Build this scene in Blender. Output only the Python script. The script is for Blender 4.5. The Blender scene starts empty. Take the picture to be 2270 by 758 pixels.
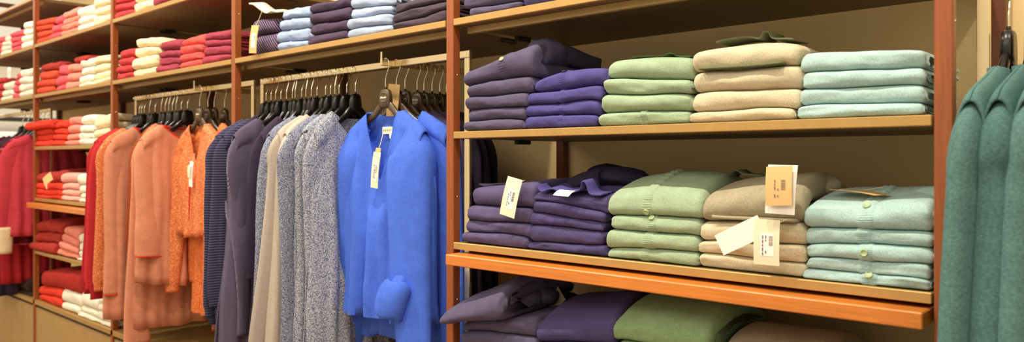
import bpy, math, random
from math import sin, cos, pi, sqrt, exp
from mathutils import Vector, Matrix, noise

# ------------------------------------------------------------------ camera frame (image 2270 x 758)
F, TH, YH, D, EYE = 1665.2, 0.7335, 353.9, 1.4, 1.5
CT, ST = cos(TH), sin(TH)
scene = bpy.context.scene
COL = scene.collection

def X_at(px, Y):
    t = (px - 1135) / F
    return (D + Y) * (t * CT - ST) / (CT + t * ST)
def depth_at(px, Y):
    return -X_at(px, Y) * ST + (D + Y) * CT
def Z_at(px, py, Y):
    return EYE + (YH - py) / F * depth_at(px, Y)

# ------------------------------------------------------------------ helpers
def tag(o, label=None, cat=None, group=None, kind=None):
    if label: o['label'] = label
    if cat: o['category'] = cat
    if group: o['group'] = group
    if kind: o['kind'] = kind
    return o

def mesh_obj(name, verts, faces, mat, parent=None, smooth=True, loc=None):
    me = bpy.data.meshes.new(name)
    me.from_pydata([tuple(v) for v in verts], [], faces)
    me.update()
    mats = mat if isinstance(mat, (list, tuple)) else [mat]
    for m in mats: me.materials.append(m)
    if smooth: me.polygons.foreach_set('use_smooth', [True] * len(me.polygons))
    o = bpy.data.objects.new(name, me)
    COL.objects.link(o)
    if loc is not None: o.location = loc
    if parent: o.parent = parent
    return o

def empty(name, loc, rz=0.0):
    o = bpy.data.objects.new(name, None)
    o.empty_display_size = .05
    COL.objects.link(o)
    o.location = loc
    o.rotation_euler = (0, 0, rz)
    return o

class MB:
    def __init__(s): s.v = []; s.f = []
    def box(s, x0, x1, y0, y1, z0, z1, b=0.0):
        """box with chamfered edges"""
        n = len(s.v)
        if b <= 0:
            s.v += [(x, y, z) for x in (x0, x1) for y in (y0, y1) for z in (z0, z1)]
            s.f += [tuple(n + i for i in q) for q in ((0,1,3,2),(4,6,7,5),(0,4,5,1),(2,3,7,6),(0,2,6,4),(1,5,7,3))]
            return s
        c = ((x0+x1)/2, (y0+y1)/2, (z0+z1)/2); h = ((x1-x0)/2, (y1-y0)/2, (z1-z0)/2)
        idx = {}
        for sx in (-1, 1):
            for sy in (-1, 1):
                for sz in (-1, 1):
                    for ax in range(3):
                        p = [h[0]-b, h[1]-b, h[2]-b]; p[ax] = h[ax]
                        idx[(sx, sy, sz, ax)] = len(s.v)
                        s.v.append((c[0]+sx*p[0], c[1]+sy*p[1], c[2]+sz*p[2]))
        def order(q, nrm):
            a, bb, cc = (Vector(s.v[i]) for i in q[:3])
            return tuple(q) if (bb-a).cross(cc-a).dot(Vector(nrm)) > 0 else tuple(reversed(q))
        for ax in range(3):
            u, w = [(1, 2), (0, 2), (0, 1)][ax]
            for sg in (-1, 1):
                q = []
                for a, bb in ((-1,-1),(1,-1),(1,1),(-1,1)):
                    k = [0,0,0]; k[ax]=sg; k[u]=a; k[w]=bb
                    q.append(idx[(k[0],k[1],k[2],ax)])
                nr = [0,0,0]; nr[ax]=sg
                s.f.append(order(q, nr))
        for ax in range(3):
            u, w = [(1, 2), (0, 2), (0, 1)][ax]
            for a in (-1, 1):
                for bb in (-1, 1):
                    k0=[0,0,0]; k0[u]=a; k0[w]=bb; k1=list(k0); k0[ax]=-1; k1[ax]=1
                    q=[idx[(*k0,u)], idx[(*k1,u)], idx[(*k1,w)], idx[(*k0,w)]]
                    nr=[0,0,0]; nr[u]=a; nr[w]=bb
                    s.f.append(order(q, nr))
        for sx in (-1,1):
            for sy in (-1,1):
                for sz in (-1,1):
                    s.f.append(order([idx[(sx,sy,sz,0)], idx[(sx,sy,sz,1)], idx[(sx,sy,sz,2)]], (sx,sy,sz)))
        return s
    def tube(s, pts, r, n=8, cap=True):
        pts = [Vector(p) for p in pts]
        rr = r if isinstance(r, (list, tuple)) else [r] * len(pts)
        base = len(s.v); ref = None
        for i, p in enumerate(pts):
            t = (pts[min(i+1, len(pts)-1)] - pts[max(i-1, 0)]).normalized()
            if ref is None:
                ref = Vector((0,0,1)) if abs(t.z) < .9 else Vector((1,0,0))
            a = (ref - t*ref.dot(t)).normalized(); b = t.cross(a); ref = a
            for k in range(n):
                an = 2*pi*k/n
                s.v.append(tuple(p + (a*cos(an)+b*sin(an))*rr[i]))
        for i in range(len(pts)-1):
            for k in range(n):
                k2 = (k+1) % n
                s.f.append((base+i*n+k, base+i*n+k2, base+(i+1)*n+k2, base+(i+1)*n+k))
        if cap:
            s.f.append(tuple(base+k for k in reversed(range(n))))
            s.f.append(tuple(base+(len(pts)-1)*n+k for k in range(n)))
        return s
    def rings(s, rings, cap0=False, cap1=False, closed=True):
        base = len(s.v); n = len(rings[0])
        for r in rings: s.v += [tuple(p) for p in r]
        for i in range(len(rings)-1):
            for k in range(n if closed else n-1):
                k2 = (k+1) % n
                s.f.append((base+i*n+k, base+i*n+k2, base+(i+1)*n+k2, base+(i+1)*n+k))
        if cap0: s.f.append(tuple(base+k for k in reversed(range(n))))
        if cap1: s.f.append(tuple(base+(len(rings)-1)*n+k for k in range(n)))
        return s
    def build(s, name, mat, parent=None, smooth=False, loc=None, off=None):
        v = s.v
        if off is not None: v = [(a-off[0], b-off[1], c-off[2]) for a, b, c in v]
        return mesh_obj(name, v, s.f, mat, parent, smooth, loc)

def catmull(pts, n):
    out = []
    P = [pts[0]] + list(pts) + [pts[-1]]
    for i in range(1, len(P)-2):
        for k in range(n):
            t = k / n
            out.append(tuple(.5*(2*b + (c-a)*t + (2*a-5*b+4*c-d)*t*t + (3*b-a-3*c+d)*t*t*t)
                             for a, b, c, d in zip(P[i-1], P[i], P[i+1], P[i+2])))
    out.append(tuple(pts[-1]))
    return out

def nz(x, y, z): return noise.noise(Vector((x, y, z)))
def lerp(a, b, t): return a + (b-a)*t
def sstep(a, b, t):
    t = min(1, max(0, (t-a)/(b-a))); return t*t*(3-2*t)

# ------------------------------------------------------------------ materials
def lin(c):
    def f(u): return u/12.92 if u <= .04045 else ((u+.055)/1.055)**2.4
    return tuple(f(u/255) for u in c) + (1.0,)
MATS = {}
def new_mat(name):
    m = bpy.data.materials.new(name); m.use_nodes = True
    nt = m.node_tree
    return m, nt, nt.nodes['Principled BSDF']
def N(nt, t, **kw):
    n = nt.nodes.new(t)
    for k, v in kw.items():
        if k in n.inputs: n.inputs[k].default_value = v
        else: setattr(n, k, v)
    return n
def ramp(nt, stops, interp='LINEAR'):
    r = N(nt, 'ShaderNodeValToRGB'); cr = r.color_ramp; cr.interpolation = interp
    while len(cr.elements) < len(stops): cr.elements.new(.5)
    for e, (p, c) in zip(cr.elements, stops): e.position = p; e.color = c
    return r
def scale(c, k): return tuple(min(1, u*k) for u in c[:3]) + (1.0,)

def knit(name, rgb, var=.16, bump=.35, sheen=.25, fine=900, rib=None, ribdir='Z', rough=.92):
    """wool cloth: fine stitch bump, light heather variation"""
    if name in MATS: return MATS[name]
    m, nt, bs = new_mat(name); L = nt.links
    tc = N(nt, 'ShaderNodeTexCoord')
    c = lin(rgb)
    n1 = N(nt, 'ShaderNodeTexNoise', Scale=fine*.45, Detail=2.0, Roughness=.6)
    L.new(tc.outputs['Object'], n1.inputs['Vector'])
    n2 = N(nt, 'ShaderNodeTexNoise', Scale=28.0, Detail=3.0)
    L.new(tc.outputs['Object'], n2.inputs['Vector'])
    r = ramp(nt, [(.25, scale(c, 1-var*1.3)), (.75, scale(c, 1+var))])
    L.new(n1.outputs['Fac'], r.inputs['Fac'])
    r2 = ramp(nt, [(.3, (.9,.9,.9,1)), (.7, (1.06,1.06,1.06,1))])
    L.new(n2.outputs['Fac'], r2.inputs['Fac'])
    mx = N(nt, 'ShaderNodeMix', data_type='RGBA', blend_type='MULTIPLY')
    mx.inputs['Factor'].default_value = 1
    L.new(r.outputs['Color'], mx.inputs['A']); L.new(r2.outputs['Color'], mx.inputs['B'])
    L.new(mx.outputs['Result'], bs.inputs['Base Color'])
    bs.inputs['Roughness'].default_value = rough
    bs.inputs['Specular IOR Level'].default_value = .15
    bs.inputs['Sheen Weight'].default_value = sheen
    bs.inputs['Sheen Roughness'].default_value = .5
    bs.inputs['Sheen Tint'].default_value = scale(c, 1.6)
    b = N(nt, 'ShaderNodeBump', Strength=bump, Distance=.0015)
    L.new(n1.outputs['Fac'], b.inputs['Height'])
    last = b
    if rib:
        w = N(nt, 'ShaderNodeTexWave', wave_type='BANDS', bands_direction=ribdir, Scale=rib, Distortion=.4)
        w.inputs['Detail Scale'].default_value = 2
        L.new(tc.outputs['Object'], w.inputs['Vector'])
        b2 = N(nt, 'ShaderNodeBump', Strength=.9, Distance=.004)
        L.new(w.outputs['Fac'], b2.inputs['Height']); L.new(b.outputs['Normal'], b2.inputs['Normal'])
        last = b2
    L.new(last.outputs['Normal'], bs.inputs['Normal'])
    MATS[name] = m
    return m

def stripes(name, rgb1, rgb2, sc, duty, direction='Z'):
    m, nt, bs = new_mat(name); L = nt.links
    tc = N(nt, 'ShaderNodeTexCoord')
    w = N(nt, 'ShaderNodeTexWave', wave_type='BANDS', bands_direction=direction, Scale=sc, Distortion=.3)
    L.new(tc.outputs['Object'], w.inputs['Vector'])
    r = ramp(nt, [(0, lin(rgb1)), (duty, lin(rgb1)), (min(1, duty+.06), lin(rgb2))])
    L.new(w.outputs['Fac'], r.inputs['Fac']); L.new(r.outputs['Color'], bs.inputs['Base Color'])
    bs.inputs['Roughness'].default_value = .9; bs.inputs['Specular IOR Level'].default_value = .15
    b = N(nt, 'ShaderNodeBump', Strength=.5, Distance=.002)
    L.new(w.outputs['Fac'], b.inputs['Height']); L.new(b.outputs['Normal'], bs.inputs['Normal'])
    return m

def marl(name, dark, light, sc=260, lo=.42, hi=.56):
    m, nt, bs = new_mat(name); L = nt.links
    tc = N(nt, 'ShaderNodeTexCoord')
    mp = N(nt, 'ShaderNodeMapping'); mp.inputs['Scale'].default_value = (1, 1, .6)
    L.new(tc.outputs['Object'], mp.inputs['Vector'])
    n1 = N(nt, 'ShaderNodeTexNoise', Scale=sc, Detail=1.5, Roughness=.6)
    L.new(mp.outputs['Vector'], n1.inputs['Vector'])
    r = ramp(nt, [(lo, lin(dark)), (hi, lin(light))])
    L.new(n1.outputs['Fac'], r.inputs['Fac']); L.new(r.outputs['Color'], bs.inputs['Base Color'])
    bs.inputs['Roughness'].default_value = .85; bs.inputs['Specular IOR Level'].default_value = .2
    b = N(nt, 'ShaderNodeBump', Strength=.5, Distance=.002)
    L.new(n1.outputs['Fac'], b.inputs['Height']); L.new(b.outputs['Normal'], bs.inputs['Normal'])
    return m

def sequin(name, base, spark):
    m, nt, bs = new_mat(name); L = nt.links
    tc = N(nt, 'ShaderNodeTexCoord')
    v = N(nt, 'ShaderNodeTexVoronoi', Scale=520.0)
    L.new(tc.outputs['Object'], v.inputs['Vector'])
    sep = N(nt, 'ShaderNodeSeparateColor'); L.new(v.outputs['Color'], sep.inputs['Color'])
    r = ramp(nt, [(.0, scale(lin(base), .75)), (.62, lin(base)), (.92, lin(spark))])
    L.new(sep.outputs['Red'], r.inputs['Fac']); L.new(r.outputs['Color'], bs.inputs['Base Color'])
    r2 = ramp(nt, [(.7, (.85,.85,.85,1)), (.9, (.3,.3,.3,1))])
    L.new(sep.outputs['Red'], r2.inputs['Fac']); L.new(r2.outputs['Color'], bs.inputs['Roughness'])
    n = N(nt, 'ShaderNodeTexNoise', Scale=300.0); L.new(tc.outputs['Object'], n.inputs['Vector'])
    b = N(nt, 'ShaderNodeBump', Strength=.6, Distance=.002)
    L.new(n.outputs['Fac'], b.inputs['Height']); L.new(b.outputs['Normal'], bs.inputs['Normal'])
    return m

def wood(name, rgb, axis='Z', rough=.38, contrast=.22):
    m, nt, bs = new_mat(name); L = nt.links
    tc = N(nt, 'ShaderNodeTexCoord'); mp = N(nt, 'ShaderNodeMapping')
    s = [90, 90, 90]; s['XYZ'.index(axis)] = 4
    mp.inputs['Scale'].default_value = s
    L.new(tc.outputs['Object'], mp.inputs['Vector'])
    n1 = N(nt, 'ShaderNodeTexNoise', Scale=1.6, Detail=6.0, Roughness=.65, Distortion=.6)
    L.new(mp.outputs['Vector'], n1.inputs['Vector'])
    c = lin(rgb)
    r = ramp(nt, [(.28, scale(c, 1-contrast)), (.5, c), (.75, scale(c, 1+contrast))])
    L.new(n1.outputs['Fac'], r.inputs['Fac']); L.new(r.outputs['Color'], bs.inputs['Base Color'])
    bs.inputs['Roughness'].default_value = rough
    b = N(nt, 'ShaderNodeBump', Strength=.12, Distance=.001)
    L.new(n1.outputs['Fac'], b.inputs['Height']); L.new(b.outputs['Normal'], bs.inputs['Normal'])
    return m

def plain(name, rgb, rough=.5, metal=0.0, spec=.5, mott=.05, sc=9.0):
    m, nt, bs = new_mat(name); L = nt.links
    tc = N(nt, 'ShaderNodeTexCoord')
    n1 = N(nt, 'ShaderNodeTexNoise', Scale=sc, Detail=4.0)
    L.new(tc.outputs['Object'], n1.inputs['Vector'])
    c = lin(rgb)
    r = ramp(nt, [(.3, scale(c, 1-mott)), (.7, scale(c, 1+mott))])
    L.new(n1.outputs['Fac'], r.inputs['Fac']); L.new(r.outputs['Color'], bs.inputs['Base Color'])
    bs.inputs['Roughness'].default_value = rough; bs.inputs['Metallic'].default_value = metal
    bs.inputs['Specular IOR Level'].default_value = spec
    return m

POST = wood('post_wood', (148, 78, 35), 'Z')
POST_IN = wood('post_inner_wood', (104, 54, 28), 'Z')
LEDGE = wood('ledge_wood', (212, 126, 50), 'X', rough=.3)
LIP = plain('bronze_lip', (188, 150, 88), rough=.36, metal=.35, sc=30)
UNDER = wood('shelf_wood', (114, 90, 54), 'X', rough=.55, contrast=.1)
RAIL = plain('light_rail', (164, 136, 84), rough=.45, metal=.2, sc=30)
PANEL = plain('back_panel_paint', (230, 202, 148), rough=.7, spec=.2, mott=.03, sc=2.0)
PLINTH = plain('plinth_laminate', (176, 142, 88), rough=.42, mott=.05, sc=14)
BLACK = plain('black_plastic', (22, 19, 17), rough=.28, spec=.5, mott=.1)
HBROWN = plain('hanger_plastic', (74, 57, 38), rough=.26, spec=.6, mott=.1)
CHROME = plain('chrome', (235, 226, 205), rough=.12, metal=1.0, mott=.02)
RODM = plain('rod_metal', (236, 214, 170), rough=.2, metal=.9, mott=.02)
BADGE = plain('badge_plastic', (92, 72, 48), rough=.3, metal=.2)
PRINTW = plain('white_print', (235, 225, 205), rough=.5)
CARD = plain('card_paper', (240, 226, 196), rough=.8, spec=.1, mott=.02)
CARDW = plain('white_paper', (250, 246, 238), rough=.8, spec=.1, mott=.01)
KRAFT = plain('kraft_paper', (214, 178, 122), rough=.8, spec=.1, mott=.03)
INK = plain('ink', (118, 102, 92), rough=.8)
INKR = plain('barcode_ink', (140, 96, 80), rough=.8)
BUTTON = plain('button_shell', (176, 196, 150), rough=.25, spec=.6)
BUTTOND = plain('dark_button', (46, 40, 62), rough=.25, spec=.6)
STRING = plain('string', (226, 208, 164), rough=.9)
DARKGAP = plain('dark_metal_and_shade', (30, 26, 22), rough=.6)  # dark fittings, and the painted shade strip under the counter
WALLM = plain('shop_wall_paint', (236, 226, 206), rough=.8, mott=.02)
FLOORM = wood('floor_boards', (150, 112, 76), 'X', rough=.35)

C = dict(
 purple=(92, 82, 118), indigo=(82, 76, 138), dusk=(90, 83, 110), plum=(86, 66, 90), violet=(80, 72, 116),
 green=(158, 178, 148), beige=(210, 198, 168), aqua=(174, 204, 202), taupe=(166, 156, 130), teal=(150, 192, 184), sage=(132, 158, 116),
 ice=(156, 174, 208), icew=(168, 184, 214), greyplum=(78, 68, 80), aub=(78, 64, 86), steel=(88,84,140),
 red=(196, 66, 68), wine=(156, 62, 78), coral=(222, 92, 86), cream=(246, 224, 180), ivory=(250, 238, 214),
 orange=(216, 82, 54), rose=(226, 96, 104), salmon=(240, 146, 126), brick=(166, 46, 38), flame=(230, 66, 46), pink=(244,176,160), rust=(172,56,48),
)
def K(c): return knit('knit_' + c, C[c], fine=900)

# ------------------------------------------------------------------ fixture layout
XA, BAY, PW, PD = -.3159, 1.1878, .0281, .0264
DEPTH = .4783
PX = [XA - BAY*i for i in range(8)]            # left edges of the uprights
H0, H1, H2, H3, H5, HC = (EYE+v for v in (.6757, .3799, .0752, -.2227, -.5319, -.8228))
LT = .0185                                      # lip / board thickness
FLOOR_Z = 0.0
TOP = 2.62

def setting():
    f = MB().box(-14, 3, -5, 4, -.05, 0).build('floor', FLOORM); tag(f, kind='structure')
    # plaster wall behind the fixture; it stops after five bays and the shop opens beyond
    w = MB().box(PX[5]+.0, 2.2, .512, .56, 0, 2.95).build('wall_back', PANEL); tag(w, kind='structure')
    w = MB().box(-12.5, -12.4, -5, 4, 0, 3.2).build('wall_far', WALLM); tag(w, kind='structure')

def upright(i):
    x = PX[i]
    nm = ['between the green coats and the aqua stacks', 'between the blue cardigan and the purple stacks',
          'between the orange garments and the navy knits', 'beside the cream stacks and the salmon coats',
          'beside the striped maroon sweater', 'farthest along the wall'][i]
    r = empty('shelf_upright', (x+PW/2, PD/2, 0))
    tag(r, 'brown wooden shelf upright ' + nm, 'upright', 'wooden shelf uprights')
    o = (x+PW/2, PD/2, 0)
    MB().box(x, x+PW, 0, PD, .05, TOP, .0018).build('front_post', POST, r, off=o)
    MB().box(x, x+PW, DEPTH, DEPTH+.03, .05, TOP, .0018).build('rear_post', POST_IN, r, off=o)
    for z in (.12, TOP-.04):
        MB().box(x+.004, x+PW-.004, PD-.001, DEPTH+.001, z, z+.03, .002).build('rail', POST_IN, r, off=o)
    for z in (1.73, 1.40, 1.12, 2.05):
        s = MB(); cx, cy = x+PW, PD*.62
        s.rings([[(cx+d, cy+rr*cos(a*pi/6), z+rr*sin(a*pi/6)) for a in range(12)] for d, rr in ((-.001,.0028),(.0008,.0026),(.0014,.0012))], cap1=True)
        s.build('screw', CHROME, r, True, off=o)

def shelf(i, z, lab, rail=False):
    """board + bronze front lip (+ light rail underneath) in bay i (right end upright i, left end upright i+1)"""
    x0, x1 = PX[i+1]+PW+.0012, PX[i]-.003
    o = (x0, 0, z-LT)
    r = empty('shelf', o); tag(r, lab, 'shelf', 'bronze edged shelves')
    MB().box(x0, x1, .012, DEPTH+.028, z-LT, z-.0006, .0006).build('board', UNDER, r, off=o)
    MB().box(x0, x1, -.001, .0118, z-LT, z, .0014).build('front_lip', LIP, r, off=o)
    if rail:
        MB().box(x0+.012, x1-.002, .040, .056, z-LT-.0185, z-LT-.0003, .001).build('light_rail', RAIL, r, off=o)
    for xx in (x0+.004, x1-.02):
        MB().box(xx, xx+.016, .24, .30, z-LT-.012, z-LT-.0003, .002).build('bracket', DARKGAP, r, off=o)

def ledge(i, lab):
    x0, x1 = PX[i+1]+PW+.017, PX[i]-.006
    z1, z0 = EYE-.2495, EYE-.2778
    o = (x0, -.045, z0)
    r = empty('pull_out_ledge', o); tag(r, lab, 'ledge')
    MB().box(x0, x1, -.045, .24, z0, z1, .0022).build('ledge_board', LEDGE, r, off=o)
    for xx in (x0-.014, x1-.004):
        MB().box(xx+.0005, xx+.0135, .03, .24, z0+.004, z1-.004, .001).build('runner', DARKGAP, r, off=o)

def plinth(i):
    """drawer plinth below the counter"""
    x0, x1 = PX[i+1]+.0012, PX[i]-.0012
    o = (x0, 0, 0)
    nm = ['under the green sweaters', 'under the blue cardigan', 'under the orange and salmon garments', 'under the red and cream stacks',
          'under the striped maroon sweater'][i]
    r = empty('base_cabinet', o); tag(r, 'tan base cabinet with a plain drawer front ' + nm, 'cabinet', 'tan base cabinets')
    zt = HC-.026
    MB().box(x0, x1, .03, .5, .0, zt-.03, .001).build('carcass', PLINTH, r, off=o)
    MB().box(x0+.001, x1-.001, .008, .0295, .06, zt-.018, .0012).build('drawer_front', PLINTH, r, off=o)
    MB().box(x0, x1, .02, .5, zt-.0295, zt-.0005, 0).build('painted_gap_shade', DARKGAP, r, off=o)  # dark strip paints the shade of the recess below the counter

def counter():
    x0, x1 = PX[5], PX[1]+PW
    r = MB().box(x0, x1, .0, .5, HC-.0255, HC-.0005, .0015).build('counter_top', LIP)
    tag(r, 'long bronze brown counter top running over the base cabinets', 'counter')
    # posts pass in front of it

# ------------------------------------------------------------------ folded sweaters
ORD = ['bottom', 'second from bottom', 'third from bottom', 'fourth from bottom', 'fifth from bottom', 'sixth from bottom']
SEED = [0]
PROF_N = 15

def profile(inset):
    """section of a folded sheet in (depth 0..1 handled later, height 0..1): outer bullnose + slit open to the back.
    returns list of (yfrac flag, ynear, zeta): y = ynear*(h) from the front, or the back if flag"""
    return None

def sweater_mesh(x0, x1, zlo, zhi, yf, dep, seed, rnd=1.0, rise=0.0, mid=None):
    """x0..x1 world span, zlo(x,y), zhi(x,y) interface heights; yf front plane; returns verts, faces, fn(x, s)->(outer point, normal)"""
    hm = zhi((x0+x1)/2, yf+.05) - zlo((x0+x1)/2, yf+.05)
    nose = min(.6*hm, .04)*rnd
    W = x1-x0
    # section polygon in (y, zeta)
    P = []
    nb = 9
    for k in range(nb):                                   # top, from back to front
        P.append((lerp(dep, nose, (k/nb)**.9), 1.0))
    na = 12
    for k in range(na+1):                                 # bullnose
        a = pi/2 - pi*k/na
        ca, sa = cos(a), sin(a)
        e = 2/2.5
        P.append((nose*(1-abs(ca)**e), .5+.5*(abs(sa)**e)*(1 if sa > 0 else -1)))
    for k in range(1, nb+1):
        P.append((lerp(nose, dep, (k/nb)**1.1), 0.0))
    nslit = len(P)
    g = .035
    zs = .5 + .12*nz(seed*3.1, 2.2, 0)
    ys = nose*1.25
    for k in range(5): P.append((lerp(dep, ys+.006, k/4), zs-g))
    P.append((ys, zs))
    for k in range(5): P.append((lerp(ys+.006, dep, k/4), zs+g))
    n = len(P)
    # 2D normals (zeta scaled by hm)
    def nrm(i):
        a, b = P[(i-1) % n], P[(i+1) % n]
        ty, tz = b[0]-a[0], (b[1]-a[1])*hm
        l = sqrt(ty*ty+tz*tz) or 1
        return (-tz/l, ty/l)      # points outward for this winding? (checked below)
    NR = [nrm(i) for i in range(n)]
    # outward check at the bullnose (should point to -y)
    if NR[nb+na//2][0] > 0: NR = [(-a, -b) for a, b in NR]
    re = min(.30*hm, .013)
    xs = [(0.0, re), (.10*re, re*.62), (.35*re, re*.28), (.75*re, re*.06), (1.15*re, 0)]
    inner = 22
    sl = list(xs) + [(lerp(1.15*re, W-1.15*re, k/(inner+1)), 0) for k in range(1, inner+1)] + [(W-a, b) for a, b in reversed(xs)]
    V, Fc = [], []
    def place(x, y, ze):
        yy = yf + y
        wob = .006*nz(x*9+seed, ze*1.5+seed*.7, 1.3) + .0022*nz(x*38, ze*4, seed)
        zl, zh = zlo(x, yy), zhi(x, yy)
        up = rise*sin(pi*min(1, y/dep))*(ze*ze)
        dz = .0016*nz(x*30+seed*2, y*24, 3.3)*4*ze*(1-ze)
        x = (x0+x1)/2+(x-(x0+x1)/2)*(1-.16*sstep(.03, dep, y))
        return (x, yy+wob*(1 if y < .2 else .4), lerp(zl+.0004, zh-.0004, ze)+up+dz)
    for si, (sx, ins) in enumerate(sl):
        x = x0+sx
        edge = 1 if (si < 3 or si > len(sl)-4) else (.5 if (si < 6 or si > len(sl)-7) else 0)
        for i, (y, ze) in enumerate(P):
            yy = y - NR[i][0]*ins*.9
            zz = ze - NR[i][1]*ins*.9/hm
            wx = edge*(.0065*nz(y*16+seed*1.7, ze*2.6+seed, 7.7 if si > 10 else 4.4)*min(1, .35+y/.05))
            p = place(x+wx, yy, zz)
            V.append(p)
    for s in range(len(sl)-1):
        for i in range(n):
            j = (i+1) % n
            Fc.append((s*n+i, s*n+j, (s+1)*n+j, (s+1)*n+i))
    Fc.append(tuple(range(n-1, -1, -1))); Fc.append(tuple((len(sl)-1)*n+i for i in range(n)))
    def surf(x, i, off=0.0):
        y, ze = P[i]
        return place(x, y+NR[i][0]*off, ze+NR[i][1]*off/hm)
    info = dict(n_top=nb, n_nose=na, surf=surf, nose=nose, hm=hm, place=place, dep=dep)
    return V, Fc, info

def price_tag(parent, px, py, Y, w, h, roll=0, lean=0, mat=None, printed=True, name='price_tag', yaw=0.0, sticker=True, string=None):
    """a hanging card: centre seen at pixel px,py on plane Y"""
    cx, cz = X_at(px, Y), Z_at(px, py, Y)
    pl = parent.location
    M = Matrix.Translation(Vector((cx, Y, cz)) - pl) @ Matrix.Rotation(yaw, 4, 'Z') @ Matrix.Rotation(roll, 4, 'Y') @ Matrix.Rotation(lean, 4, 'X')
    def put(mb, nm, m, par):
        mb.v = [tuple(M @ Vector(v)) for v in mb.v]
        return mb.build(nm, m, par)
    nv = 10
    rows0, rows1 = [], []
    b = MB()
    R = []
    for k in range(nv+1):
        z = lerp(-h/2, h/2, k/nv); bow = -.0025*sin(pi*k/nv)
        R.append([(-w/2, bow-.0004, z), (w/2, bow-.0004, z), (w/2, bow+.0004, z), (-w/2, bow+.0004, z)])
    b.rings(R, True, True)
    card = put(b, name, mat or CARD, parent)
    if sticker:
        s = MB(); zr = [lerp(-h*.3, h*.2, k/5) for k in range(6)]
        s.rings([[(a, -.0025*sin(pi*(z/h+.5))-.0008-.0002*q, z) for a, q in ((-w*.24,0),(w*.30,0))] for z in zr], closed=False)
        put(s, 'sticker', CARDW, card)
    if printed:
        q = MB()
        def dash(x0, x1, z0, z1):
            y = lambda z: -.0025*sin(pi*(z/h+.5))-.0014
            n = len(q.v)
            q.v += [(x0, y(z0), z0), (x1, y(z0), z0), (x1, y(z1), z1), (x0, y(z1), z1)]
            q.f.append((n, n+1, n+2, n+3))
        rr = random.Random(int(px*7+py))
        z = h*.14
        while z > -h*.08:                           # bar code, bars across the card
            t = rr.choice((.0006, .0010, .0016)); dash(w*.10, w*.26, z-t, z); z -= t+rr.choice((.0007, .0012))
        for cx_ in (-.02, -.14):                     # columns of small print
            z = h*.15
            while z > -h*.24:
                l = rr.uniform(.003, .007)
                if rr.random() < .7: dash(w*cx_-.0010, w*cx_+.0012, z-l, z)
                z -= l+.002
        put(q, 'barcode_print', INKR if printed == 'r' else INK, card)
    if string:
        (sx, sy, sY) = string
        p1 = Vector((X_at(sx, sY), sY, Z_at(sx, sy, sY))) - pl
        p0 = M @ Vector((0, -.001, h/2-.006))
        mid = (p0+p1)/2 + Vector((0, 0, -.004))
        MB().tube(catmull([tuple(p0), tuple(mid), tuple(p1)], 6), .0009, 6).build('tag_string', STRING, card, True)
    return card

def placket(o, info, xc, w, mat, buttons, bmat, ribs=True):
    """buttoned rib band over the front fold"""
    i0, i1 = max(0, info['n_top']-4), info['n_top']+info['n_nose']+1
    pl = o.location
    sub = 5
    pts = []
    rows = []
    for i in range(i0, i1):
        for k in range(sub):
            t = k/sub
            row = []
            for j in range(7):
                u = -1+2*j/6
                x = xc+u*w/2
                prof = (1-abs(u)**4)
                off = (.0022 + (.0009*sin((i*sub+k)*1.9) if ribs else 0))*prof - .0006*(1-prof) + (-.0008 if j == 3 else 0)
                a = Vector(info['surf'](x, i, off)); b = Vector(info['surf'](x, i+1, off))
                row.append(tuple(a.lerp(b, t)-pl))
            rows.append(row)
    mb = MB().rings(rows, closed=False)
    b = mb.build('button_band', mat, o, True)
    for fr in buttons:
        i = int(lerp(info['n_top'], info['n_top']+info['n_nose']-1, fr))
        c = Vector(info['surf'](xc, i, .0026)); nrm = (Vector(info['surf'](xc, i, .02))-Vector(info['surf'](xc, i, 0))).normalized()
        ux = Vector((1, 0, 0)); uz = nrm.cross(ux).normalized()
        bb = MB(); rr = .0068
        ring = lambda r, d: [tuple(c-pl+nrm*d+(ux*cos(a*pi/8)+uz*sin(a*pi/8))*r) for a in range(16)]
        bb.rings([ring(rr, -.001), ring(rr, .0012), ring(rr*.9, .0022), ring(rr*.72, .0020), ring(rr*.62, .0012), ring(.0012, .0011)], True, True)
        bt = bb.build('button', bmat, b, True)
        h = MB()
        for sx in (-1, 1): h.box(-.0009+sx*.0016, .0009+sx*.0016, -.0009, .0009, -.0002, .0003)
        h.v = [tuple(c-pl+ux*v[0]+uz*v[1]+nrm*(.0013+v[2])) for v in h.v]
    return b

ALL_STACKS = []
def stack(zbase, items, colour, where, group, yf=.012, dep=.33, kind='sweater', word=None, band=None, bmat=None, amp=.0035, last=None, tint=None, vis=1.0):
    """items: (px left, px right, py top at left, py top at right) bottom to top, as read on plane yf"""
    SEED[0] += 1
    sd = SEED[0]*1.37
    rows = []
    for it in items:
        xl, xr, tl, tr = it[:4]
        x0, x1 = X_at(xl, yf), X_at(xr, yf)
        rows.append([x0, x1, Z_at(xl, tl, yf), Z_at(xr, tr, yf), it[4] if len(it) > 4 else {}])
    st = dict(z=zbase, rows=rows, colour=colour, where=where, group=group, yf=yf, dep=dep, sd=sd, word=word or 'folded sweater', band=band, bmat=bmat, amp=amp, last=last or {}, objs=[])
    ALL_STACKS.append(st)
    return st

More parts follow.
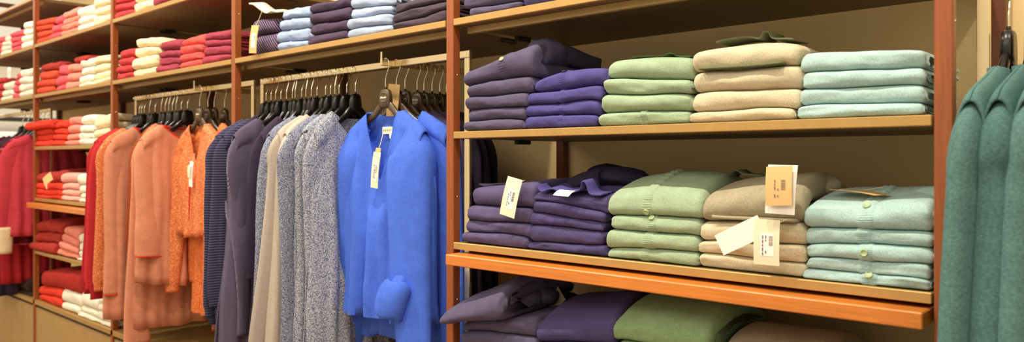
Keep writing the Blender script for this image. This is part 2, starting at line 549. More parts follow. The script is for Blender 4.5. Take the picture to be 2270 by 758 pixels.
def settle_neighbours():
    """soft neighbours share the gap instead of running through each other"""
    byz = {}
    for st in ALL_STACKS: byz.setdefault(round(st['z'], 3), []).append(st)
    for z, sts in byz.items():
        sts.sort(key=lambda s: s['rows'][0][0])
        for a, b in zip(sts, sts[1:]):
            for ra_i, ra in enumerate(a['rows']):
                for rb_i, rb in enumerate(b['rows']):
                    if rb[0] < ra[1]-.003 and ra[0] < rb[0]:
                        la = a['z'] if ra_i == 0 else a['rows'][ra_i-1][2:4]
                        la = min(la) if not isinstance(la, float) else la
                        lb = b['z'] if rb_i == 0 else min(b['rows'][rb_i-1][2:4])
                        if la < max(rb[2:4])-.004 and lb < max(ra[2:4])-.004:
                            m = (ra[1]+rb[0])/2
                            if ra[1]-rb[0] < .09:
                                ra[1] = min(ra[1], m+.0012); rb[0] = max(rb[0], m-.0012)

def build_stack(st):
    rows, sd, amp, zb = st['rows'], st['sd'], st['amp'], st['z']
    n = len(rows)
    mat = K(st['colour'])
    def iface(k):
        if k == 0: return lambda x, y: zb+.0006
        x0, x1, zl, zr, opt = rows[k-1]
        puff = opt.get('puff', 1.0)
        pr = opt.get('arch', 0)
        def fn(x, y):
            t = (x-x0)/(x1-x0)
            e = min(t, 1-t)
            z = lerp(zl, zr, min(1.12, max(-.12, t)))
            z += amp*puff*1.6*nz(x*7+sd+k*5, y*5+sd, k*2.1) + amp*.35*nz(x*22+sd, y*14, k*1.7)
            z -= amp*1.0*exp(-max(0, e)/.05)
            z += pr*max(0, 1-(2*t-1)**2)
            return max(z, zb+.004)
        return fn
    for k in range(n):
        x0, x1, zl, zr, opt = rows[k]
        lo, hi = iface(k), iface(k+1)
        if k == 0: lo0 = lo
        hi2 = (lambda lo, hi: (lambda x, y: max(hi(x, y), lo(x, y)+.006)))(lo, hi)
        yf = st['yf'] + opt.get('dy', .004*nz(sd, k*3.3, .5)*2)
        dep = opt.get('dep', st['dep']) + .02*nz(sd, k*1.3, 2.5)
        V, Fc, info = sweater_mesh(x0, x1, lo, hi2, yf, dep, sd+k*2.3, opt.get('rnd', 1.0), opt.get('rise', 0.0))
        org = Vector(((x0+x1)/2, yf+dep/2, lo((x0+x1)/2, yf+.1)))
        V = [tuple(Vector(v)-org) for v in V]
        col = opt.get('colour', st['colour'])
        o = mesh_obj('folded_sweater' if 'cardigan' not in st['word'] else 'folded_cardigan', V, Fc, K(col), None, True, org)
        pos = ORD[k] if k < n-1 else ('topmost' if n > 1 else 'single')
        if 'label' in opt: lab = opt['label']
        else: lab = '%s %s %s' % (pos, st['word'], st['where'])
        tag(o, lab, 'cardigan' if 'cardigan' in st['word'] else 'sweater', st['group'])
        bd = opt.get('band', st['band'])
        if bd:
            xc = X_at(bd[0], yf); w = bd[1]
            placket(o, info, xc, w, K(col), bd[2] if len(bd) > 2 else (), st['bmat'] or BUTTON, ribs=bd[3] if len(bd) > 3 else True)
        o_info = (o, info)
        st['objs'].append(o_info)

def hem_ruffle(parent, pts, w, t, mat, name='rib_hem', tilt=0.0):
    """loose knitted edge lying in waves: pts are world points of its front edge, w its depth to the back"""
    pl = parent.location
    P = catmull(pts, 8)
    rows = []
    for i, p in enumerate(P):
        p = Vector(p)-pl
        r = []
        for (dy, dz) in ((0, 0), (.0, t), (w*.5, t+tilt*.5), (w, t+tilt), (w, tilt), (w*.5, tilt*.5)):
            r.append((p.x, p.y+dy, p.z+dz))
        rows.append(r)
    return MB().rings(rows, True, True).build(name, mat, parent, True)

# ------------------------------------------------------------------ hangers
HANGER = {}
def hanger_meshes():
    # local: x along the arms, front faces -y, z = 0 at the top of the centre block
    arm = MB()
    half = [(0, 0, -.046), (.018, 0, -.049), (.034, 0, -.060), (.055, 0, -.078), (.10, -.001, -.104), (.145, -.003, -.124), (.162, -.004, -.131), (.170, -.005, -.135)]
    path = [(-x, y, z) for x, y, z in reversed(half[1:])] + half
    pts = catmull(path, 5)
    rows = []
    for i, p in enumerate(pts):
        a = abs(p[0])/.170
        ry = lerp(.0065, .0105, a**1.3); rz = lerp(.0125, .0085, min(1, a*1.4))
        if a > .93: q = sqrt(max(.05, 1-((a-.93)/.07)**2)); ry *= q; rz *= q
        q0, q1 = Vector(pts[max(0, i-1)]), Vector(pts[min(len(pts)-1, i+1)])
        t = (q1-q0).normalized(); up = Vector((-t.z, 0, t.x)).normalized()
        r = []
        for k in range(14):
            an = 2*pi*k/14
            e = lambda v: abs(v)**.75*(1 if v > 0 else -1)
            r.append(tuple(Vector(p)+Vector((0, 1, 0))*ry*e(cos(an))+up*rz*e(sin(an))))
        rows.append(r)
    arm.rings(rows, True, True)
    # centre block: rounded shield
    out = [(-.027, -.052), (-.024, -.020), (-.019, -.005), (-.011, -.0), (.011, 0), (.019, -.005), (.024, -.020), (.027, -.052), (.016, -.058), (-.016, -.058)]
    def rg(s, y): return [(x*s, y, -.028+(z+.028)*s) for x, z in out]
    arm.rings([rg(.9, -.0085), rg(1, -.006), rg(1, .006), rg(.9, .0085)], True, True)
    HANGER['body'] = arm
    hk = MB()
    pts = [(0, 0, -.004), (0, 0, .010), (0, 0, .030), (.004, 0, .042), (.012, 0, .058), (.0165, 0, .068)]
    for k in range(1, 11):
        a = -.15 + (pi+.35)*k/10
        pts.append((.0 + .0165*cos(a), 0, .078+.0175*sin(a)))
    # hook turned so that the opening hangs over the rail
    hk.tube(catmull(pts, 3), .0019, 8)
    HANGER['hook'] = hk
    co = MB(); co.tube([(0, 0, -.002), (0, 0, .006), (0, 0, .0075)], [.0042, .0036, .0024], 10)
    HANGER['collar'] = co

def make_hanger(badge):
    r = mesh_obj('clothes_hanger', HANGER['body'].v, HANGER['body'].f, HBROWN if badge else BLACK)
    HANGER['hook'].build('hook', CHROME, r, True)
    HANGER['collar'].build('hook_collar', BLACK, r, True)
    if badge:
        b = MB()
        def rg(s, y):
            o = []
            for k in range(24):
                a = 2*pi*k/24
                o.append((.0165*s*abs(cos(a))**.6*(1 if cos(a) > 0 else -1), y, -.026+.0135*s*abs(sin(a))**.6*(1 if sin(a) > 0 else -1)))
            return o
        b.rings([rg(1.08, -.0085), rg(1.06, -.0098), rg(1, -.0101), rg(.95, -.0094), rg(.6, -.0093)], False, True)
        bo = b.build('badge', BADGE, r, True)
        cu = bpy.data.curves.new('lettering', 'FONT'); cu.body = 'Jfioccato'; cu.size = .0088; cu.shear = .25
        cu.align_x = 'CENTER'; cu.extrude = .0004; cu.offset = .00022; cu.materials.append(PRINTW)
        tmp = bpy.data.objects.new('lettering_curve', cu); COL.objects.link(tmp)
        bpy.context.view_layer.update()
        me = bpy.data.meshes.new_from_object(tmp.evaluated_get(bpy.context.evaluated_depsgraph_get()))
        bpy.data.objects.remove(tmp); bpy.data.curves.remove(cu)
        if not me.materials: me.materials.append(PRINTW)
        t = bpy.data.objects.new('lettering', me); COL.objects.link(t); t.parent = bo
        t.location = (0, -.0099, -.0285); t.rotation_euler = (pi/2, 0, 0); t.scale = (.92, 1, 1)
    return r

def copy_tree(o, parent=None):
    c = o.copy(); COL.objects.link(c)
    if parent: c.parent = parent
    for ch in list(o.children): copy_tree(ch, c)
    return c
PROTO = {}
def hanger(x, y, z, rz, label, group, badge=False):
    if badge not in PROTO:
        o = PROTO[badge] = make_hanger(badge)
    else:
        o = copy_tree(PROTO[badge])
    o.location = (x, y, z); o.rotation_euler = (0, 0, rz)
    return tag(o, label, 'hanger', group)

# ------------------------------------------------------------------ hanging garments
def garment(name, label, cat, loc, rz, mat, L=.62, sh=.20, ch=.235, hm=.245, b=.03, slope=.055, neck=.075, vdep=.06, vpow=1.6, seed=1,
            sleeve=.56, sr=(.062, .040), sout=.03, sfwd=(0, 0), sflat=.75, group=None, folds=.010, nf=5, trim=None, hemw=0, hem_mat=None, openf=False,
            hemcurve=0.0, bell=1.0, cuff=.05, sdrop=(0, 0), sway=0.0, two_sleeves=True, gather=0.0):
    """pullover / cardigan on a hanger. local x along the hanger, front faces -y, z = 0 at the neck end of the shoulders"""
    R = empty(name, loc, rz)
    tag(R, label, cat, group)
    nu, nv = 44, 34
    neck = min(neck, sh-.055)
    def halfw(v):
        # v 0 hem .. 1 top
        if v < .70: return lerp(hm, ch, sstep(0, .7, v))
        return lerp(ch, sh, sstep(.70, .97, v))
    def ztop(x, back):
        ax = abs(x)
        if ax >= neck: return -slope*(ax-neck)/(sh-neck) - .012*sstep(sh-.03, sh+.01, ax)
        dp = .014 if back else vdep
        pw = 2.2 if back else vpow
        return -dp*(1-(ax/neck)**pw)
    def pt(u, v, side):
        w = halfw(v)
        x = u*w
        # shrink the top row of the outer corner on to the shoulder
        zt = ztop(max(-sh, min(sh, u*sh)), side > 0)
        zb = -L - hemcurve*(1-u*u) + .008*nz(u*3+seed, 1, side*.3)
        z = lerp(zb, zt, v)
        xx = lerp(x, u*sh, sstep(.8, 1, v))
        th = max(b*lerp(1.15, .5, sstep(.55, .95, v)), .0)*(1-abs(u)**3.2)**.5
        ax = abs(u)*sh
        q = sstep(neck-.006, neck+.006, ax)*sstep(.90, .955, v)
        th = lerp(th, .022*sqrt(max(0, 1-((v-.90)/.10)**2)) if v > .90 else th, q)
        if ax < neck and v > .9: th = max(th, .013)
        loose = (1-v)**.8
        ph = nf*u*pi+seed*1.3+side+1.2*nz(u*2, v*2.2, seed)
        fo = folds*loose*(1.15*(1-2*abs(sin(ph*.5))**.8) + .6*sin(nf*1.7*u*pi+seed*2.1))*(1-abs(u)**4)
        fo += .006*nz(u*4+seed, v*4, side)*(1-abs(u)**6)*(1-.8*sstep(.85, .97, v))
        y = side*th*(1-gather*loose*.0) + fo + sway*(1-v)
        return (xx + .010*nz(v*3+seed, side, 5.5)*loose, y, z)
    parts = MB()
    for side in (-1, 1):
        base = len(parts.v)
        for j in range(nv+1):
            v = 1-(1-j/nv)**1.9
            for i in range(nu+1):
                u = -1+2*i/nu
                if openf and side < 0:
                    pass
                parts.v.append(pt(u, v, side))
        for j in range(nv):
            for i in range(nu):
                if openf and side < 0 and i in (nu//2-1, nu//2) and j < nv*.0: continue
                q = (base+j*(nu+1)+i, base+j*(nu+1)+i+1, base+(j+1)*(nu+1)+i+1, base+(j+1)*(nu+1)+i)
                parts.f.append(q if side < 0 else tuple(reversed(q)))
    body = parts.build('body', mat, R, True)
    sol = body.modifiers.new('thick', 'SOLIDIFY'); sol.thickness = .0035; sol.offset = 1
    # neck edge
    if trim is not None:
        ring = []
        for i in range(0, 25):
            x = -neck+2*neck*i/24; u = x/sh
            ring.append(pt(u, 1, -1))
        for i in range(1, 24):
            x = neck-2*neck*i/24; u = x/sh
            ring.append(pt(u, 1, 1))
        ring.append(ring[0])
        MB().tube(ring, .0048, 8, False).build('neckband', trim, R, True)
    # sleeves
    for si, sg in enumerate((-1, 1)):
        if sg == 1 and not two_sleeves: continue
        fw = sfwd[si]
        dr = sdrop[si]
        r0 = sr[0]
        def zs(x): return -slope*(x-neck)/(sh-neck)
        bx = sh+.036                                    # outermost line of the upper arm
        ctl = [(sh-.085, 0, zs(sh-.085)-.030, .024), (sh-.055, 0, zs(sh-.055)-.046, .040), (bx-r0*.98, fw*.03, -slope-.074, r0*.92),
               (bx-r0+.004, fw*.22, -slope-.15, r0), (bx-r0+.006+sout*.5, fw*.6, -slope-.15-(sleeve-.15)*.42, lerp(r0, sr[1], .5)),
               (bx-r0*.9+sout, fw, -slope-.15-(sleeve-.15)*.78-dr, lerp(r0, sr[1], .85)), (bx-r0*.85+sout, fw*1.05, -slope-sleeve-dr, sr[1])]
        ctl = catmull(ctl, 6)
        path = [(sg*c[0], c[1], c[2]) for c in ctl]; rad = [c[3] for c in ctl]
        pp = path
        n = len(pp)
        rows = []
        for i, p in enumerate(pp):
            t = i/(n-1)
            r = rad[i]
            if bell != 1.0: r *= lerp(1, bell, sstep(.6, 1, t))
            if cuff and t > 1-cuff*1.6 and bell == 1.0: r *= .86
            q0, q1 = Vector(pp[max(0, i-1)]), Vector(pp[min(n-1, i+1)])
            tt = (q1-q0).normalized()
            ay = Vector((0, 1, 0)); ax = ay.cross(tt).normalized(); ay = tt.cross(ax).normalized()
            row = []
            for k in range(20):
                an = 2*pi*k/20
                w = 1+.16*t*sin(2*an+seed+t*2)+.15*sstep(.12,.5,t)*(1-2*abs(sin(1.5*an+seed*2+sg+t))**.8) + .12*sstep(.15,.4,t)*nz(cos(an)*1.5+seed, sin(an)*1.5, t*5)
                row.append(tuple(Vector(p)+ax*r*w*cos(an)+ay*r*w*sflat*sin(an)))
            rows.append(row)
        # hem turned in so that the cuff reads as a cloth edge
        e = rows[-1]; c = sum((Vector(q) for q in e), Vector())/20
        rows.append([tuple(Vector(q).lerp(c, .10)) for q in e])
        rows.append([tuple(Vector(q).lerp(c, .16)+Vector((0, 0, .03))) for q in e])
        s = MB().rings(rows, True, False).build('sleeve', mat, R, True)
        if trim is not None and bell != 1.0:
            MB().tube(e+[e[0]], .0022, 6, False).build('cuff_stitching', trim, s, True)
    if hemw:
        rows = []
        for j in range(9):
            v = hemw/L*j/8
            row = []
            for side in (-1, 1):
                for i in range(nu*2):
                    u = (-1+2*i/(nu*2))*(1 if side < 0 else -1)
                    p = pt(u*.992, v, side)
                    o = .0045+(.0018 if i % 2 else 0)
                    row.append((p[0], p[1]+side*o, p[2]))
            rows.append(row)
        MB().rings(rows).build('hem_band', hem_mat or mat, R, True)
    return R

# ================================================================== BUILD: fixture
setting()
counter_x0, counter_x1 = PX[5]-.6, 1.1
o = MB().box(counter_x0, counter_x1, 0, .5, HC-.0255, HC-.0005, .0015).build('counter_top', LIP)
tag(o, 'long bronze brown counter top running over the tan base cabinets', 'counter')
for i in range(6): upright(i)
for i in range(5): plinth(i)
shelf(0, H1, 'bronze edged shelf over the purple and sage green stacks', True)
shelf(0, H2, 'bronze edged middle shelf carrying the beige and pale aqua stacks without tags')
shelf(0, H3, 'bronze edged shelf lying just above the orange pull out ledge')
shelf(0, H5, 'bronze edged shelf below the orange pull out ledge')
shelf(1, H1, 'bronze edged shelf above the blue cardigan, carrying ice blue stacks', True)
shelf(2, H0, 'high shelf with red and cream stacks above the burgundy stacks')
shelf(2, H1, 'shelf above the salmon coats, carrying coral and burgundy stacks', True)
shelf(3, H0, 'high grey brown shelf with orange, salmon and cream stacks', )
shelf(3, H1, 'grey brown shelf with orange and rose stacks, directly over the flame red stacks', True)
shelf(3, H2, 'short visible shelf with flame red stacks beside the red cardigans')
shelf(3, H3, 'shelf lying on the narrow brown ledge, with pink and red stacks')
shelf(3, H5, 'shelf below the narrow brown ledge, with rust red and salmon stacks')
shelf(4, H0, 'high shelf at the far end with rose and ivory stacks')
shelf(4, H1, 'shelf over the striped maroon sweater at the far end', True)
shelf(4, EYE+.962, 'topmost empty looking shelf at the far end', True)
ledge(0, 'orange brown wooden pull out ledge under the tagged sweater stacks')
ledge(3, 'narrow brown wooden ledge under the pink and red stacks')

ROD_Y, ROD_T = .10, 1.810
def rod(i, lab, arms=()):
    x0 = (PX[i+1]+PW if i >= 0 else PX[0]+PW) + .016
    x1 = PX[i]-.006 if i >= 0 else .95
    o = (x0, ROD_Y, ROD_T)
    r = empty('hanging_rail', o); tag(r, lab, 'rail', 'polished metal hanging rails')
    MB().box(x0, x1, ROD_Y-.006, ROD_Y+.006, ROD_T-.021, ROD_T, .0015).build('crossbar', RODM, r, off=o)
    for xx in (x0, x1-.020):
        MB().box(xx, xx+.020, ROD_Y-.0055, ROD_Y+.0055, HC+.0005, ROD_T-.0215, .001).build('upright_bar', RODM, r, off=o)
    for a in arms:
        m = MB().box(a-.005, a+.005, .042, ROD_Y-.0065, ROD_T-.021, ROD_T, .001)
        m.box(a-.005, a+.005, ROD_Y+.0065, .511, ROD_T-.021, ROD_T, .001)
        m.box(a-.004, a+.004, .042, .047, ROD_T-.002, ROD_T+.021, .001)
        m.build('face_out_arm', RODM, r, off=o)
ARM_BLUE, ARM_LEFT, ARM_OR = -1.84, -2.451, -3.09
rod(1, 'polished rail carrying the navy, marled and blue knits', (ARM_BLUE,))
rod(2, 'polished rail carrying the red, salmon and orange garments', (ARM_OR,))
rod(4, 'rail carrying the striped maroon sweater')
rod(-1, 'gold lit metal rail frame beside the green coats')

# ================================================================== BUILD: folded stacks
G = 'folded knitwear stacks'
def S(z, rows, col, where, group, **k): return stack(z, rows, col, where, group, **k)
g0 = 'folded sweaters on the middle shelf'
S(H2, [(1029,1160,268,263), (1034,1165,242,233), (1031,1170,215,201), (1031,1183,189,167),
       (1025,1186,158,90, dict(puff=1.8, dy=-.004, rnd=1.2, rise=.012, band=(1112,.030,(.45,)), label='bulky dusky purple folded cardigan tilted on the purple stack next to the upright'))],
  'dusk', 'of dusky purple stack against the upright, middle shelf', g0)
S(H2, [(1159,1323,257,253,dict(band=(1240,.016,(),False))), (1162,1331,231,221,dict(band=(1243,.016,(),False))), (1165,1336,205,188,dict(band=(1243,.016,(),False))), (1168,1345,176,150,dict(arch=.008, band=(1246,.018,(.25,))))],
  'indigo', 'of indigo stack between dusky purple and green, middle shelf', g0, word='folded cardigan', bmat=BUTTOND)
S(H2, [(1323,1529,249,242,dict(band=(1425,.020,()))), (1329,1531,208,209), (1332,1534,175,173), (1344,1537,133,128,dict(arch=.004))],
  'green', 'of light green stack without tags, middle shelf', g0)
S(H2, [(1528,1760,247,236), (1526,1773,205,193), (1528,1778,160,144), (1530,1768,114,93,dict(arch=.008))],
  'beige', 'of cream beige stack between green and aqua, middle shelf', g0)
S(H2, [(1767,2046,234,227), (1771,2050,193,185), (1777,2051,154,149), (1771,2051,111,105)],
  'aqua', 'of pale aqua stack without buttons, middle shelf', g0)

g1 = 'folded sweaters above the orange ledge'
S(H3, [(1022,1168,512,526), (1028,1175,489,495), (1031,1176,455,460), (1039,1187,413,406,dict(rise=.006))],
  'purple', 'of the purple stack next to the upright, above orange ledge', g1)
S(H3, [(1168,1340,536,543), (1173,1334,497,510), (1171,1334,470,488), (1173,1340,443,470), (1181,1345,428,440,dict(rise=.030))],
  'violet', 'of the deep violet stack above orange ledge', g1)
bt = (.62,)
S(H3, [(1345,1548,549,557,dict(band=(1428,.028,()))), (1343,1552,506,524,dict(band=(1436,.028,()))), (1351,1555,475,484,dict(band=(1443,.026,(.35,)))), (1343,1562,434,438,dict(rise=.045, arch=.008, band=(1433,.028,(.75,))))],
  'green', 'of the buttoned green stack above orange ledge', g1, word='folded cardigan')
S(H3, [(1546,1784,560,583), (1543,1784,534,545), (1543,1784,486,496), (1546,1780,440,425,dict(rise=.035, colour='taupe', arch=.006, puff=1.5))],
  'beige', 'of the tagged beige stack above orange ledge', g1)
S(H3, [(1780,2061,593,617,dict(band=(1925,.030,(.35,)))), (1788,2063,568,588,dict(band=(1915,.028,()))), (1787,2067,538,550,dict(band=(1918,.028,(.62,)))),
       (1781,2065,502,512,dict(band=(1914,.030,(.12,)))), (1782,2067,458,455,dict(rise=.030, band=(1917,.032,(.22,))))],
  'aqua', 'of the buttoned aqua stack above orange ledge', g1, word='folded cardigan')

g2 = 'folded sweaters below the orange ledge'
S(H5, [(1020,1190,765,785), (1018,1190,733,748), (1024,1190,712,700), (1000,1135,694,652,dict(rise=.045, puff=2.0, dy=-.05, rnd=1.3, label='rumpled dusky purple sweater flopped on top of the pile below orange ledge'))],
  'dusk', 'of the dusky purple pile below orange ledge', g2, yf=-.005)
S(H5, [(1186,1372,822,834), (1184,1370,792,802), (1184,1368,757,770), (1182,1366,716,712,dict(rise=.05, puff=1.5))],
  'violet', 'of the deep violet pile below orange ledge', g2, yf=-.005)
S(H5, [(1352,1572,856,890), (1352,1572,822,850), (1352,1570,752,788), (1350,1572,716,742,dict(rise=.055, arch=.006))],
  'sage', 'of the green pile below orange ledge', g2, yf=-.005)
S(H5, [(1576,1840,925,965), (1576,1840,885,925), (1576,1838,845,880), (1574,1836,800,838,dict(rise=.055))],
  'taupe', 'of the taupe pile below orange ledge', g2, yf=-.005)

g3 = 'folded sweaters on the top shelf over the purple stacks'
S(H1, [(1036,1153,16,1), (1024,1150,-10,-26), (1028,1150,-34,-52)], 'dusk', 'of purple stack at the picture top, beside the upright', g3)
S(H1, [(1155,1330,-25,-58), (1155,1330,-60,-95)], 'steel', 'of slate blue stack at the picture top', g3)

g4 = 'folded sweaters on the shelf over the blue cardigan'
bnd = lambda c: dict(band=(c,.018,(),False))
S(H1, [(560,611,76,70,dict(dep=.30)), (556,608,44,36,dict(dep=.30, puff=1.6))], 'ribplum', 'of ribbed plum pair beside the ice blue stack', g4)
S(H1, [(612,678,94,85,bnd(640)), (610,683,68,58,bnd(643)), (616,690,43,33,bnd(647)), (624,686,24,8,bnd(652))], 'ice', 'of banded ice blue stack next to ribbed plum knits', g4)
S(H1, [(678,768,79,65), (682,773,55,39), (683,778,29,11), (685,778,9,-8)], 'aub', 'of aubergine stack between the ice blue stacks', g4)
S(H1, [(767,868,63,51), (764,868,40,28), (773,871,18,8), (777,880,-3,-14)], 'icew', 'of plain pale blue stack above blue cardigan', g4)
S(H1, [(866,988,53,18), (865,989,32,-2), (866,988,10,-24)], 'greyplum', 'of grey plum stack against the upright above blue cardigan', g4)

g5 = 'folded sweaters on the shelf over the salmon coats'
S(H1, [(259,292,164,158), (258,292,149,142), (263,296,130,125), (264,303,110,104)], 'red', 'of red stack next to cream, above salmon coats', g5)
S(H1, [(290,345,155,144,bnd(318)), (289,347,129,120,bnd(317)), (294,350,106,101,bnd(320)), (301,362,86,79,bnd(328))], 'cream', 'of cream stack above salmon coats', g5)
S(H1, [(345,393,145,140), (350,398,128,124), (350,400,114,108), (350,402,94,86)], 'wine', 'of burgundy stack between cream and coral', g5)
S(H1, [(397,446,138,128), (399,449,122,113), (400,452,104,95), (400,455,88,70)], 'coral', 'of coral stack above salmon coats', g5)
S(H1, [(446,510,125,118), (448,510,105,100), (452,510,89,85), (447,508,73,62)], 'wine', 'of burgundy stack against the upright beside coral', g5)
g6 = 'folded sweaters on the high shelf over the burgundy stacks'
S(H0, [(250,296,27,18), (253,297,9,0), (253,297,-10,-18)], 'red', 'of the red stack on high shelf above cream', g6)
S(H0, [(296,336,7,-4), (296,338,-15,-28)], 'cream', 'of the cream stack on high shelf beside red', g6)
S(H0, [(337,385,-8,-24), (337,385,-30,-45)], 'wine', 'of the burgundy stack on high shelf beside cream', g6)

g7 = 'folded sweaters on the high shelf of the red and cream bay'
S(H0, [(77,113,87,76), (78,114,70,63), (80,118,58,51), (80,121,47,35)], 'orange', 'of orange stack on highest shelf, far bay', g7)
S(H0, [(112,135,76,69), (114,137,56,49), (120,140,37,26)], 'rose', 'of rose stack on highest shelf beside orange', g7)
S(H0, [(134,171,70,58), (135,171,57,45), (135,172,43,31), (140,172,27,12)], 'salmon', 'of salmon stack on highest shelf beside rose', g7)
S(H0, [(170,206,55,46), (171,208,38,29), (170,209,17,8)], 'ivory', 'of ivory stack on highest shelf beside salmon', g7)
S(H0, [(204,244,38,27), (207,245,16,6), (204,246,-2,-10)], 'cream', 'of cream stack on highest shelf against upright', g7)
g8 = 'folded sweaters on the second shelf of the red and cream bay'
S(H1, [(81,117,194,189), (82,120,178,173), (86,124,158,153), (89,130,142,133,dict(colour='rust'))], 'orange', 'of orange stack on second shelf, far bay', g8)
S(H1, [(123,143,192,185), (120,146,168,166), (127,151,144,140)], 'rose', 'of rose stack on second shelf, far bay', g8)
S(H1, [(138,177,181,177), (144,177,162,157), (151,182,143,138), (165,195,127,120,dict(colour='rust'))], 'salmon', 'of salmon stack on second shelf, far bay', g8)
S(H1, [(175,208,186,180), (173,209,168,163), (178,208,151,145), (180,210,132,125)], 'ivory', 'of ivory stack on second shelf beside salmon', g8)
S(H1, [(207,245,178,169), (207,245,163,154), (204,246,143,136), (207,246,124,119)], 'cream', 'of cream stack on second shelf against upright', g8)
g9 = 'folded sweaters on the third shelf of the red and cream bay'
S(H2, [(78,114,313,310), (80,114,300,296), (80,114,287,283), (66,121,272,263,dict(dy=-.03,puff=1.3))], 'flame', 'of flame red stack by upright, third shelf', g9)
S(H2, [(113,142,312,309), (118,147,299,298), (119,149,285,283), (123,150,268,264)], 'flame', 'of flame red stack next to salmon, third shelf', g9)
S(H2, [(144,175,312,310), (145,177,297,295), (144,178,278,275), (150,180,260,257)], 'salmon', 'of salmon stack on third shelf', g9)
S(H2, [(174,207,308,306), (172,204,294,292), (175,210,277,275), (176,212,256,253)], 'ivory', 'of ivory stack on third shelf beside salmon', g9)
S(H2, [(203,238,306,304), (203,238,288,281), (203,243,262,249)], 'cream', 'of cream stack on third shelf behind red cardigans', g9)
g10 = 'folded sweaters above the narrow brown ledge'
S(H3, [(78,136,431,433), (78,137,419,421), (79,137,403,405), (73,137,389,378,dict(puff=2.2, rise=.02, colour='rust'))], 'flame', 'of red stack above narrow brown ledge', g10)
S(H3, [(136,174,432,436), (137,172,418,421), (137,173,404,405), (136,171,384,383)], 'pink', 'of pink stack above narrow brown ledge', g10)
S(H3, [(176,205,439,440), (178,205,428,429), (175,205,409,410), (171,209,384,383)], 'ivory', 'of ivory stack above narrow brown ledge', g10)
g11 = 'folded sweaters below the narrow brown ledge'
S(H5, [(71,127,535,541,dict(puff=2.2,dy=-.02)), (76,131,513,518,dict(puff=2.2)), (79,137,490,496,dict(puff=2.2,rise=.02))], 'rust', 'of rumpled rust red pile below brown ledge', g11)
S(H5, [(125,169,549,563), (130,172,533,548), (135,175,516,536), (141,178,501,508)], 'salmon', 'of salmon stack below narrow brown ledge', g11)
S(H5, [(170,205,571,575), (171,205,555,558), (168,205,537,540), (168,205,516,518)], 'ivory', 'of ivory stack below narrow brown ledge', g11)
g12 = 'folded sweaters on the counter under the red and cream bay'
S(HC, [(85,133,652,663), (84,140,633,643), (92,178,601,606,dict(puff=1.8,rise=.015,colour='brick'))], 'flame', 'of red pile on the counter', g12)
S(HC, [(133,174,667,682), (135,180,637,652)], 'ivory', 'of thick ivory pair beside red pile on the counter', g12)
S(HC, [(173,212,690,704), (176,214,676,690), (180,216,640,662)], 'ivory', 'of ivory middle stack on the counter', g12)
S(HC, [(211,250,705,719), (213,250,686,699), (216,250,671,682), (217,250,655,664)], 'ivory', 'of ivory stack behind the salmon coat hem, counter', g12)
g13 = 'folded sweaters on the high shelf at the far end'
S(H0, [(48,73,94,87), (47,73,80,74), (51,74,66,60), (52,74,48,44)], 'ivory', 'of ivory stack by upright, high far end shelf', g13)
S(H0, [(25,48,106,99), (24,47,94,89), (20,49,83,77), (19,52,73,61)], 'rose', 'of rose stack on high far end shelf', g13)
S(H0, [(1,25,113,109), (1,24,103,100), (4,22,92,90), (8,21,80,78)], 'ivory', 'of ivory stack beyond rose, high far end shelf', g13)
S(H0, [(-20,0,119,116), (-20,1,108,105), (-18,4,95,92), (-18,8,82,79)], 'rose', 'of farthest rose stack, cut by the picture edge, high shelf', g13)
g14 = 'folded sweaters on the second shelf at the far end'
S(H1, [(41,73,202,196), (42,74,187,183), (43,74,173,166), (45,74,154,149)], 'ivory', 'of ivory stack by upright, second far end shelf', g14)
S(H1, [(26,42,208,206), (26,42,191,188), (31,44,176,174), (34,45,162,160)], 'rose', 'of narrow rose stack on second far end shelf', g14)
S(H1, [(2,26,214,212), (3,27,200,197), (8,31,182,178)], 'ivory', 'of ivory stack beyond rose, second far end shelf', g14)
S(H1, [(-24,2,218,214), (-24,4,202,199), (-24,8,186,182), (-24,10,174,171)], 'red', 'of farthest red stack, cut by the picture edge, second shelf', g14)
MATS['knit_ribplum'] = stripes('rib_plum_knit', (64, 52, 74), (140, 118, 146), 44, .70, 'DIAGONAL'); C['ribplum'] = (96, 78, 104)
settle_neighbours()
for st in ALL_STACKS: build_stack(st)
def top_of(where_bit):
    for st in ALL_STACKS:
        if where_bit in st['where']: return [a for a, b in st['objs']]
    raise KeyError(where_bit)

# tags and loose edges on the stacks
p1 = top_of('purple stack next to the upright'); p2 = top_of('deep violet stack'); p4 = top_of('tagged beige stack'); p5 = top_of('buttoned aqua stack')
price_tag(p1[3], 1133, 437, -.010, .050, .098, roll=.20, lean=-.10, string=(1163, 400, .03))
price_tag(p4[3], 1732, 420, -.022, .056, .092, roll=.02, lean=-.12, mat=CARDW, printed=False, sticker=False)
price_tag(p4[3], 1727, 412, -.030, .050, .074, roll=-.05, lean=-.16, mat=KRAFT, sticker=False, string=(1768, 392, .03))
price_tag(p4[2], 1641, 522, -.010, .043, .100, roll=1.10, lean=0, mat=CARDW, printed=False, sticker=False)
price_tag(p4[2], 1700, 537, -.018, .050, .086, roll=-.0, lean=-.04, printed='r', string=(1745, 486, .0))
hem_ruffle(p4[2], [(X_at(x, .006), .006, Z_at(x, y, .006)) for x, y in ((1578,484),(1600,486),(1660,489),(1710,492),(1763,494))], .07, .007, K('taupe'))
